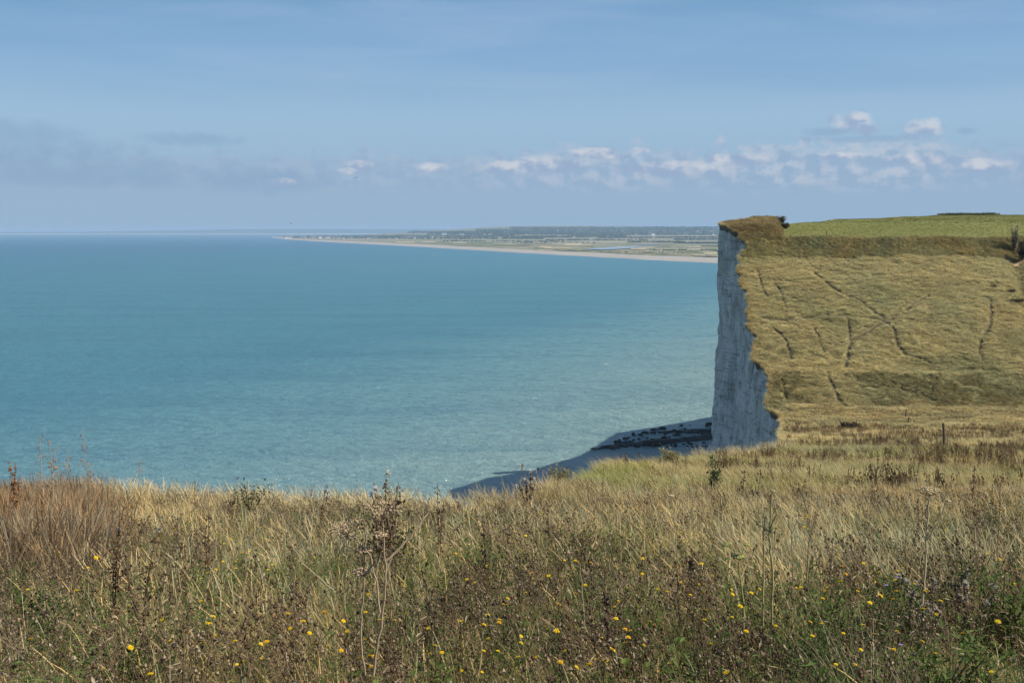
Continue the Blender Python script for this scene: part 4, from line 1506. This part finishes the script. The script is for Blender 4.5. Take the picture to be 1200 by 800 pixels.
def dock(px_, d, top, n_, label, c, seed, spread=.12, fluff=0, name='dock', lean=0.0, hw=.013):
    """dead weed with dense dark seed spikes; fluff = number of white downy heads"""
    r = random.Random(seed)
    x, y, z = place(px_, 0, d)
    H = height_to(top, d, z)
    root = empty(name, (x, y, z))
    tops = []
    for k in range(n_):
        a = r.uniform(0, 6.28); sp_ = spread * r.uniform(.2, 1)
        h = H * (1 if k == 0 else r.uniform(.62, .95))
        dx, dy = (math.cos(a) * sp_ + lean, math.sin(a) * sp_)
        f = lambda t: np.array([dx * t ** 1.5, dy * t ** 1.5, h * t - .04])
        mb = MB()
        mb.tube([f(t) for t in np.linspace(0, 1, 7)], np.linspace(.0065, .0022, 7), np.array(c) * 1.2, 5)
        link('stem', mb.mesh('stem', STALK, True), root)
        mb = MB()
        for j in range(46):
            t = .40 + .60 * r.random() ** .8
            t = t + .05 * math.sin(t * 31 + k)
            a2 = r.uniform(0, 6.28); w = .062 * (1.3 - t) * r.random() ** 1.6 + .004
            q = f(t) + np.array([math.cos(a2) * w, math.sin(a2) * w, r.uniform(-.02, .02)])
            mb.octa(q, hw * r.uniform(.35, .85), np.array(c) * r.uniform(.55, 1.5), r.uniform(.8, 1.6))
        link('seed_spike', mb.mesh('seed_spike', STALK), root)
        tops.append(f(1.0))
        for j in range(6):
            t = r.uniform(.15, .85); a2 = r.uniform(0, 6.28)
            mb = MB()
            dd = np.array([math.cos(a2), math.sin(a2), r.uniform(-.5, .3)])
            mb.leaf(f(t), dd, (0, 0, 1), r.uniform(.06, .13), .03, np.array(c) * 1.25)
            link('withered_leaf', mb.mesh('withered_leaf', VEG), root)
    for k in range(fluff):
        fs = 1.0 if d < 10 else 1.5 if d < 20 else 2.2
        p = tops[k % len(tops)] + fs * np.array([r.uniform(-.03, .03), r.uniform(-.03, .03), r.uniform(-.07, .025)])
        mb = MB()
        for j in range(60):
            dd = np.array([r.gauss(0, 1), r.gauss(0, 1), r.gauss(.4, 1)]); dd /= np.linalg.norm(dd)
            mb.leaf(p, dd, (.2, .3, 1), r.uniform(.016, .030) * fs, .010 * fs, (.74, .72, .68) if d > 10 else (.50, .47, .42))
        link('downy_head', mb.mesh('downy_head', VEG), root)
    tag(root, label, 'weed')
    return root


DK = (.070, .042, .026)
dock(119, 8.0, 612, 3, 'dark brown dead weed spikes standing in front of the rusty weeds', DK, 1, .09, 1)
dock(152, 7.8, 618, 4, 'dark bushy dead weed with a drooping top beside the green grass patch', (.10, .065, .042), 2, .16, 1)
dock(236, 9.5, 595, 2, 'slender dark dead weed in open grass right of the bright green patch', (.11, .075, .045), 3, .05)
dock(448, 10.5, 556, 7, 'bushy dead thistle with white downy tops behind the branched hogweed', (.14, .095, .06), 4, .26, 4, 'thistle', hw=.016)
dock(620, 27.0, 541, 6, 'dead thistle with pale downy heads alone on the brow against shaded water', (.13, .10, .08), 5, .30, 7, 'thistle', hw=.03)
dock(5, 15.5, 536, 4, 'brown withered weed with curled leaves rising at the edge of the rusty weeds', (.20, .10, .05), 6, .20, 0, hw=.022)
dock(708, 30.0, 545, 2, 'thin reddish dead weed on the field edge above the water', (.20, .15, .10), 21, .1, 0, hw=.02)
dock(512, 11.5, 566, 3, 'dark dead weed on the brow beside the downy thistle', (.12, .08, .05), 7, .07)
dock(365, 14.0, 568, 2, 'leaning dark weed on the brow short of the downy thistle', (.13, .08, .05), 8, .05, 0, lean=.14)
dock(222, 20.0, 560, 1, 'single dark spike poking above the pale grass on the brow', (.13, .09, .05), 9, .03)
dock(46, 7.2, 690, 2, 'small grey-brown dead weed before the rusty stalks', (.13, .10, .075), 10, .08)
dock(570, 9.6, 620, 2, 'upright dark weed among olive grass under the lone brow thistle', (.10, .07, .045), 11, .05)
dock(1048, 33, 530, 3, 'dark reddish spikes in a row down the right field', (.10, .06, .05), 12, .25, 0, hw=.022)
dock(1080, 35, 527, 2, 'dark red-brown spikes below the wooden post', (.10, .06, .05), 13, .25, 0, hw=.022)
dock(1032, 31, 535, 2, 'dark red-brown spikes left of the taller row', (.11, .065, .05), 14, .2, 0, hw=.03)
dock(815, 8.4, 650, 2, 'dark upright weed beside the forked green hogweed', (.09, .06, .04), 15, .05)
dock(1015, 8.6, 660, 2, 'reddish dead weed in the dark gap above the green bush', (.20, .11, .06), 16, .06)
dock(720, 6.2, 690, 2, 'tall dark weed among purple-brown seed heads at the meadow front', (.085, .055, .042), 17, .05)
dock(1150, 20, 545, 2, 'brown spike in pale grass beyond the flat hogweed umbel', (.15, .10, .07), 18, .12, 0, hw=.018)

# down-covered thistle remains at the right front
for k, (px_, d, top, lab) in enumerate(((1080, 7.4, 672, 'white downy thistle remains at the foot of the flat hogweed'), (1102, 7.2, 681, 'grey downy thistle remains right below the flat hogweed'),
                                        (1135, 7.6, 668, 'wide pale downy clump above the dark seed heads'), (1158, 7.3, 682, 'downy grey clump nearest the leafy green bush'))):
    dock(px_, d, top, 4, lab, (.20, .16, .12), 30 + k, .16, 7, 'thistle')


def bush(name, px_, d, top, w, label, cols, seed, n_=500, leaf=.045, cat='bush', depth=None):
    """leafy bush: forking twigs and many single leaves"""
    r = random.Random(seed)
    x, y, z = place(px_, 0, d)
    H = max(height_to(top, d, z), .15)
    root = empty(name, (x, y, z))
    mb, ml = MB(), MB()
    nb = 9
    cl = []
    for k in range(nb):
        a = r.uniform(0, 6.28); q = r.uniform(.2, 1)
        e = np.array([math.cos(a) * w * q * .8, math.sin(a) * (depth or w) * q * .8, H * r.uniform(.5, .95)])
        m_ = e * np.array([.4, .4, .55])
        mb.tube([(0, 0, -.05), m_, e], np.array([.02, .013, .006]) * H, (.13, .10, .06), 4)
        cl.append((e, r.uniform(.6, 1.3)))
        cl.append((m_ + np.array([r.uniform(-.2, .2) * w, r.uniform(-.2, .2) * w, 0]), r.uniform(.6, 1.2)))
    for k in range(n_):
        e, v = r.choice(cl)
        g = np.array([r.gauss(0, .18) * w, r.gauss(0, .18) * (depth or w), r.gauss(-.04, .11) * H])
        p = e + g
        if p[2] < 0: p[2] = abs(p[2]) * .5
        dd = np.array([r.gauss(0, 1), r.gauss(0, 1), r.gauss(.35, .6)]); dd /= np.linalg.norm(dd)
        ml.leaf(p, dd, (.2, .1, 1), leaf * r.uniform(.6, 1.3), leaf * r.uniform(.35, .6), np.array(r.choice(cols)) * v * r.uniform(.8, 1.2))
    link('branches', mb.mesh('branches', STALK), root)
    link('foliage', ml.mesh('foliage', VEG), root)
    tag(root, label, cat)
    return root


GC = [(.05, .085, .022), (.07, .115, .03), (.035, .06, .018), (.09, .13, .04)]
BC = [(.10, .075, .05), (.14, .11, .07), (.07, .055, .035), (.09, .09, .04)]
bush('leafy_bush', 1030, 6.9, 690, .42, 'dark green leafy bush behind the pale grass tussock', GC, 1, 1500, .04)
bush('leafy_bush', 1192, 7.4, 680, .36, 'bright green leafy bush next to downy thistle remains', [(.08, .14, .03), (.10, .17, .04), (.05, .09, .025)], 2, 1200, .04)
bush('leafy_bush', 1110, 5.6, 757, .34, 'low green bush below the cluster of large yellow flowers', GC, 3, 1100, .036)
bush('leafy_bush', 985, 6.0, 742, .30, 'dark low bush left of the pale grass tussock', GC, 4, 900, .035)
bush('leafy_bush', 457, 11.0, 588, .40, 'dark olive bush under the downy thistle on the brow', [(.07, .085, .035), (.11, .11, .05), (.05, .055, .025)], 5, 1100, .05)
bush('leafy_bush', 285, 22, 566, .50, 'small olive bush on the brow of pale grass', [(.10, .11, .045), (.13, .125, .06), (.07, .075, .035)], 6, 600, .08)
bush('leafy_bush', 10, 7.6, 700, .35, 'dark green clump under the rusty weeds', GC, 7, 800, .04)
bush('leafy_bush', 840, 33, 541, .28, 'upright dark green shoot alone in straw grass near the cliff', [(.05, .085, .035), (.07, .11, .045)], 8, 500, .11)
bush('low_shrub', 1000, 180, 497, 2.1, 'round dark shrub on the valley floor below the slope', BC, 9, 900, .5)
bush('low_shrub', 1012, 13.0, 632, .55, 'dark tangled weed clump in the straw behind the flowers', [(.10, .08, .05), (.12, .10, .06), (.07, .065, .035)], 10, 900, .06)
bush('low_shrub', 790, 62, 529, .8, 'dark green clump on the field edge above the shaded beach', [(.22, .20, .08), (.30, .26, .12)], 19, 600, .16)
bush('low_shrub', 655, 38, 552, .6, 'green-brown clump at the lip of the field above shaded water', [(.20, .19, .075), (.32, .26, .12), (.15, .14, .06)], 20, 700, .12)
# shrubs on the skyline of the headland
for k, (px_, top, d, w, lab) in enumerate(((888, 254.5, 322, 2.0, 'leftmost dark thicket shrub on the hump at the headland tip'), (897, 254, 323, 2.2, 'tall grey shrub in the middle of the headland tip thicket'), (905, 254, 324, 2.0, 'rounded dark shrub in the headland tip thicket'),
                                       (912, 254.5, 325, 1.8, 'last dark shrub of the headland tip thicket before the pasture'), (917, 262, 316, 1.6, 'low shrub at the foot of the hump by the green pasture'))):
    bush('thicket_shrub', px_, d, top, w, lab, BC, 40 + k, 800, .55)
for k in range(9):
    px_ = 1102 + 7.2 * k
    bush('hedge_shrub', px_, 452, 252.3 + ((k * 7) % 5) * .45, 2.6, 'dark shrub in the hedge on the skyline of the pasture', [(.09, .10, .045), (.12, .125, .055)], 60 + k, 300, .9)['group'] = 'hedge shrubs on the skyline'
bush('thorn_bush', 1186, 283, 266, 1.3, 'dark thorny bush standing on the bank at the pasture edge', [(.05, .05, .035), (.03, .03, .02), (.12, .11, .08), (.30, .29, .27)], 80, 900, .42)
bush('thorn_bush', 1197, 279, 283, 1.4, 'dark bush in the gully below the thorny bush', [(.035, .035, .025), (.05, .045, .03)], 81, 900, .5)
bush('thorn_bush', 1184, 262, 352, 1.6, 'dim brown bush in the gully halfway down the slope', BC, 82, 700, .4)
bush('thorn_bush', 1192, 258, 368, 2.2, 'broad dark bush lower in the gully of the slope', BC, 83, 900, .45)
bush('thorn_bush', 1165, 264, 338, .9, 'small dark bush at the head of the worn trail', BC, 84, 400, .35)

# scar of bare earth in the gully
M_EARTH = plain('bare_earth', (.40, .25, .15), .95, .25, .8)
ge, gv = [], []
gxx, gyy = np.meshgrid(np.linspace(-1, 1, 9), np.linspace(0, 1, 15))
ey = 276.5 + gyy * 8.5
ex = (1190 - 600) / FX * ey + gxx * (.9 + .5 * np.sin(gyy * 7)) + .5 * np.sin(gyy * 5)
ez = ground(ex.ravel(), ey.ravel()).reshape(ex.shape) + .12 + .35 * (1 - gxx ** 2) + .1 * fbm(ex, ey, 5, 3)
V = np.stack([ex, ey, ez], -1).reshape(-1, 3)
i = np.arange(14)[:, None] * 9 + np.arange(8)[None, :]
o = link('earth_scar', make_mesh('earth_scar', V, np.stack([i, i + 1, i + 10, i + 9], -1).reshape(-1, 4), M_EARTH, smooth=True))
tag(o, 'strip of bare orange earth in the gully below the thorny bush', 'ground', kind='structure')

# pale grass tussock at the right front
x, y, z = place(1030, 0, 5.7)
for k, (px_, d, lab, s_) in enumerate(((1035, 5.6, 'pale blue-green grass tussock in front of the dark green bush', 1.0), (1005, 5.9, 'pale grass tussock with long stalks left of the dark green bush', 1.15))):
    x, y, z = place(px_, 0, d)
    root = empty('grass_tussock', (x, y, z))
    mb = MB()
    blades(mb, 130, .17, .40 * s_, .006, .55, (.17, .19, .09), (.34, .34, .20), 500 + k, 5, bias=(-.12, .05))
    link('blades', mb.mesh('blades', VEG), root)
    mb = MB()
    blades(mb, 22, .12, .58 * s_, .0035, .5, (.34, .30, .18), (.50, .44, .30), 520 + k, 6, bias=(-.22, .05))
    link('stalks', mb.mesh('stalks', VEG), root)
    tag(root, lab, 'grass tussock')

# ------------------------------------------------------------------ posts
M_POST = plain('weathered_wood', (.12, .095, .07), .9, .4, 6)


def post(x, y, h, rad_, label, tilt=.05):
    z = gz(x, y)
    mb = MB()
    mb.tube([(0, 0, -.4), (0, 0, h * .5), (tilt * h, 0, h)], [rad_, rad_ * .95, rad_ * .9], (1, 1, 1), 8)
    mb.tube([(tilt * h, 0, h), (tilt * h + .01, 0, h + .04)], [rad_ * .9, rad_ * .15], (1, 1, 1), 8)
    o = link('fence_post', mb.mesh('fence_post', M_POST, True), loc=(x, y, z))
    tag(o, label, 'post', 'old fence posts')


xq, yq, zq = place(1113, 0, 98)
post(xq, yq, height_to(497, 98, zq), .11, 'dark leaning wooden post in the tawny grass below the slope', -.05)
yq = 205; post((1066.5 - 600) / FX * yq, yq, 1.5, .12, 'small wooden post standing on the valley floor')
yq = 289; post((967 - 600) / FX * yq, yq, 1.6, .10, 'pale post at the edge of the green pasture')
yq = 196; post((1070 - 600) / FX * yq, yq, 1.0, .12, 'short stub post on the valley floor in front of the other')

# ------------------------------------------------------------------ yellow flowers
Y1, Y2, Y3 = (.85, .60, .02), (.80, .48, .015), (.86, .66, .05)


def flower_head(seed, rad_):
    r = random.Random(seed)
    mb = MB()
    n_ = 15
    yc = r.choice([Y1, Y1, Y3, Y2])
    for ring, (rr_, up) in enumerate(((1.0, .10), (.66, .30))):
        for k in range(n_ - 4 * ring):
            a = k * 2 * math.pi / (n_ - 4 * ring) + ring * .2 + r.uniform(-.08, .08)
            dd = np.array([math.cos(a), math.sin(a), up + r.uniform(-.06, .06)])
            mb.leaf((0, 0, .002 * ring), dd, (0, 0, 1), rad_ * rr_, rad_ * .42, np.array(yc) * r.uniform(.88, 1.1))
    mb.octa((0, 0, .004), rad_ * .30, (.62, .36, .02), .5)
    mb.octa((0, 0, -.006), rad_ * .34, (.10, .12, .03), 1.2)
    return mb.mesh('flower_head', VEG)


HEADS = [flower_head(s, .0165) for s in range(6)]
STEMS = []
for s in range(6):
    r = random.Random(s)
    mb = MB()
    H = 1.0
    dx, dy = r.uniform(-.12, .12), r.uniform(-.12, .12)
    pts = [np.array([dx * t * t, dy * t * t, H * t]) for t in np.linspace(0, 1, 5)]
    mb.tube(pts, [.0022, .002, .0018, .0016, .0014], (.13, .14, .05), 4)
    for k in range(3):
        a = r.uniform(0, 6.28)
        mb.leaf(pts[1 if k < 2 else 2], (math.cos(a), math.sin(a), .5), (0, 0, 1), .07, .012, (.10, .13, .04))
    STEMS.append((mb.mesh('stem', VEG), pts[-1]))

SPOTS = [(440, 4.9, 'the tall branching hogweed'), (1097, 6.3, 'the flat-topped hogweed'), (911, 5.9, 'the two-stemmed hogweed'), (1030, 6.9, 'the dark green bush'),
         (119, 8.0, 'the dark weed spikes by the rusty weeds'), (1192, 7.4, 'the bright green bush'), (448, 10.5, 'the bushy downy thistle'), (720, 6.2, 'the tall dark weed at the front'),
         (236, 9.5, 'the slender dark weed in open grass'), (570, 9.6, 'the upright dark weed in olive grass'), (815, 8.4, 'the dark weed by the forked hogweed')]


def flower_label(x, y, n_):
    kind = ('single yellow flower', 'pair of yellow flowers on one plant', 'yellow flower plant with three heads')[n_ - 1]
    best = min(SPOTS, key=lambda q: math.hypot((q[0] - 600) / FX * q[1] - x, q[1] - y))
    if math.hypot((best[0] - 600) / FX * best[1] - x, best[1] - y) < 1.15:
        return kind + ' near ' + best[2], 'yellow flowers near ' + best[2]
    zone = 'in the dark weedy strip' if y < 8.5 else 'scattered through the straw and olive grass' if y < 15 else 'far down the meadow towards the brow'
    return kind + ' ' + zone, 'yellow flowers ' + zone



def flower(x, y, h, nheads, s):
    z = gz(x, y)
    label, group = flower_label(x, y, nheads)
    root = empty('yellow_flower', (x, y, z), random.uniform(0, 6.28))
    for k in range(nheads):
        st, tip = random.choice(STEMS)
        hh = h * (1 if k == 0 else random.uniform(.75, 1.0))
        o = link('stem', st, root)
        o.scale = (1, 1, hh)
        ax = random.uniform(-.06, .06) if k else 0
        ay = random.uniform(-.06, .06) if k else 0
        o.location = (ax, ay, 0)
        q = link('flower_head', random.choice(HEADS), root, (ax + tip[0], ay + tip[1], hh))
        q.rotation_euler = (random.uniform(-.5, .5), random.uniform(-.5, .5), random.uniform(0, 6.28))
        q.scale = (s * .86, s * .86, s * .86)
    tag(root, label, 'flower', group)


# the big ones one can find in the photograph
for (px_, py_, d, s) in ((972, 691, 6.6, 1.1), (962, 700, 6.6, .9), (974, 706, 6.6, .9), (1057, 705, 6.3, 1.0), (1062, 713, 6.3, 1.1), (1070, 713, 6.3, 1.3), (1086, 714, 6.3, 1.2), (1093, 714, 6.3, 1.0),
                         (1075, 723, 6.2, 1.0), (1085, 723, 6.2, .9), (1112, 698, 6.5, 1.3), (1157, 739, 6.0, 1.2), (1156, 759, 5.8, 1.1), (1011, 680, 7.0, 1.0), (1021, 672, 7.0, .9), (1030, 674, 7.0, .9),
                         (827, 664, 7.0, 1.1), (890, 721, 6.2, 1.2), (819, 757, 5.7, 1.2), (848, 797, 5.4, 1.3), (887, 757, 5.7, 1.0), (705, 773, 5.5, 1.3), (707, 793, 5.4, 1.2), (642, 767, 5.6, 1.1), (734, 795, 5.4, 1.2),
                         (687, 744, 5.8, 1.2), (713, 750, 5.8, .9), (720, 723, 6.1, 1.1), (632, 784, 5.5, 1.1), (498, 780, 5.5, 1.2), (487, 783, 5.5, 1.1), (550, 727, 6.1, 1.1), (553, 736, 6.1, 1.1), (518, 740, 6.0, 1.0),
                         (344, 740, 6.0, 1.3), (348, 747, 6.0, 1.0), (368, 727, 6.1, 1.1), (244, 706, 6.4, 1.1), (258, 739, 6.0, 1.0), (71, 660, 7.2, 1.1), (49, 697, 6.5, 1.2), (108, 779, 5.5, 1.2), (109, 786, 5.5, 1.0),
                         (137, 799, 5.3, 1.2), (2, 765, 5.7, 1.3), (22, 785, 5.5, 1.0), (297, 770, 5.6, 1.1), (165, 721, 6.2, 1.1), (534, 678, 6.9, 1.0), (658, 689, 6.7, 1.0), (657, 709, 6.4, .9), (699, 700, 6.5, .9),
                         (819, 705, 6.4, 1.0), (874, 704, 6.4, 1.0), (1040, 707, 6.4, .9), (600, 779, 5.5, .9), (409, 767, 5.6, .9), (390, 769, 5.6, .9), (433, 640, 7.5, .9), (404, 649, 7.4, .8), (569, 741, 5.9, .9)):
    d = d * .93
    x = (px_ - 600) / FX * d
    z = gz(x, d)
    h = min(max(height_to(py_, d, z), .18), .85)
    flower(x, d, h, 1, s)
nf = 0
r = random.Random(99)
while nf < 225:
    d = 5.2 + 21 * r.random() ** 1.35
    k = r.uniform(-.46, .46)
    x = k * d
    if float(rustiness(np.array([x]), np.array([d]))[0]) > .5 and r.random() < .9: continue
    if float(fbm(x / 1.3, d / 1.3, 150, 2)) < -.06 + .12 * (d > 12): continue
    h = r.uniform(.38, .62) if d < 12 else r.uniform(.5, .7)
    flower(x, d, h, r.choice([1, 1, 2, 2, 3]), r.uniform(.7, 1.05) * (1.15 if d > 12 else 1))
    nf += 1

# a few small mauve scabious
HM = []
for s in range(2):
    mb = MB()
    for k in range(14):
        a = k * 2.399; q = .011 * math.sqrt(k / 14)
        mb.octa((math.cos(a) * q, math.sin(a) * q, .005), .0035, (.42, .33, .58))
    HM.append(mb.mesh('flower_head', VEG))
for (px_, py_, d) in ((1037, 699, 6.4), (1055, 774, 5.6), (1050, 689, 6.6)):
    x = (px_ - 600) / FX * d; z = gz(x, d); h = max(height_to(py_, d, z), .2)
    root = empty('mauve_flower', (x, d, z))
    st, tip = STEMS[0]
    o = link('stem', st, root); o.scale = (1, 1, h)
    link('flower_head', HM[0], root, (tip[0], tip[1], h))
    tag(root, 'small round mauve flower head in the dark green weeds', 'flower', 'mauve flowers')

# ------------------------------------------------------------------ birds and a boat
M_BDARK, M_BWHITE, M_BGREY = plain('dark_feathers', (.05, .05, .055), .8, .1), plain('white_feathers', (.75, .75, .74), .8, .05), plain('grey_feathers', (.34, .35, .37), .8, .1)


def bird(px_, py_, d, span, label, body_m, wing_m, bank=.3, up=.35, yaw=0.0):
    x = (px_ - 600) / FX * d
    root = empty('seabird', (x, d, EYE - (py_ - 271) / FX * d), yaw)
    root.rotation_euler[1] = bank
    s = span / 2
    mb = MB()
    ts = np.linspace(0, 1, 8)
    mb.tube([(0, s * .42 * (t - .45) * 2, 0) for t in ts], [.02 * s, .09 * s, .13 * s, .14 * s, .12 * s, .09 * s, .05 * s, .015 * s][::-1], (1, 1, 1), 7)
    link('body', mb.mesh('body', body_m, True), root)
    for sg in (-1, 1):
        V = []
        for t, ch, lz, ly in ((0, .30, .03, 0), (.25, .33, up * .35, .06), (.5, .28, up * .45, .08), (.78, .20, up * .36, 0), (1.0, .03, up * .25, -.16)):
            for e, th in ((.5, 0), (.1, .03), (-.5, 0)):
                V.append((sg * s * t, s * (ch * e + ly), s * (lz + th)))
        for v in list(V): V.append((v[0], v[1], v[2] - .012 * s))
        F = []
        for a in range(4):
            for b in range(2):
                q = (a * 3 + b, a * 3 + b + 1, a * 3 + b + 4, a * 3 + b + 3)
                F.append(q); F.append(tuple(k_ + 15 for k_ in q[::-1]))
        link('wing', make_mesh('wing', V, F, wing_m), root)
    mb = MB()
    mb.leaf((0, -s * .36, 0), (0, -1, 0), (0, 0, 1), s * .22, s * .2, (1, 1, 1))
    link('tail', mb.mesh('tail', body_m), root)
    tag(root, label, 'bird')


bird(342, 262, 170, 1.0, 'dark seabird gliding just above the tip of the spit', M_BDARK, M_BDARK, .5, .4)
bird(419, 209.5, 150, .8, 'small dark bird flying in front of the pale cumulus', M_BDARK, M_BDARK, -.3, .5)
bird(711, 427, 240, 1.4, 'white gull gliding low over the milky green water', M_BWHITE, M_BGREY, .25, .3, .4)
bird(581, 337, 190, 1.0, 'dark bird skimming over the open turquoise sea', M_BDARK, M_BDARK, .2, .3, -.3)

# ------------------------------------------------------------------ air
hb = 100000.0
V = [(sx * hb, 150 + sy * hb, zz) for zz in (-6.0, 190.0) for sy in (-1, 1) for sx in (-1, 1)]
F = [(0, 2, 3, 1), (4, 5, 7, 6), (0, 1, 5, 4), (2, 6, 7, 3), (0, 4, 6, 2), (1, 3, 7, 5)]
m, t = new_mat('haze_air')
pv = t.n('ShaderNodeVolumePrincipled')
pv.inputs['Color'].default_value = (.48, .71, 1.0, 1)
pv.inputs['Density'].default_value = 5.0e-5
pv.inputs['Density Attribute'].default_value = ''
pv.inputs['Anisotropy'].default_value = 0.0
out = t.n('ShaderNodeOutputMaterial')
t.put(out.inputs['Volume'], pv.outputs[0])
hz = link('haze', make_mesh('haze', V, F, m))
tag(hz, 'thin blue sea haze fading the far coast', 'haze', kind='stuff')
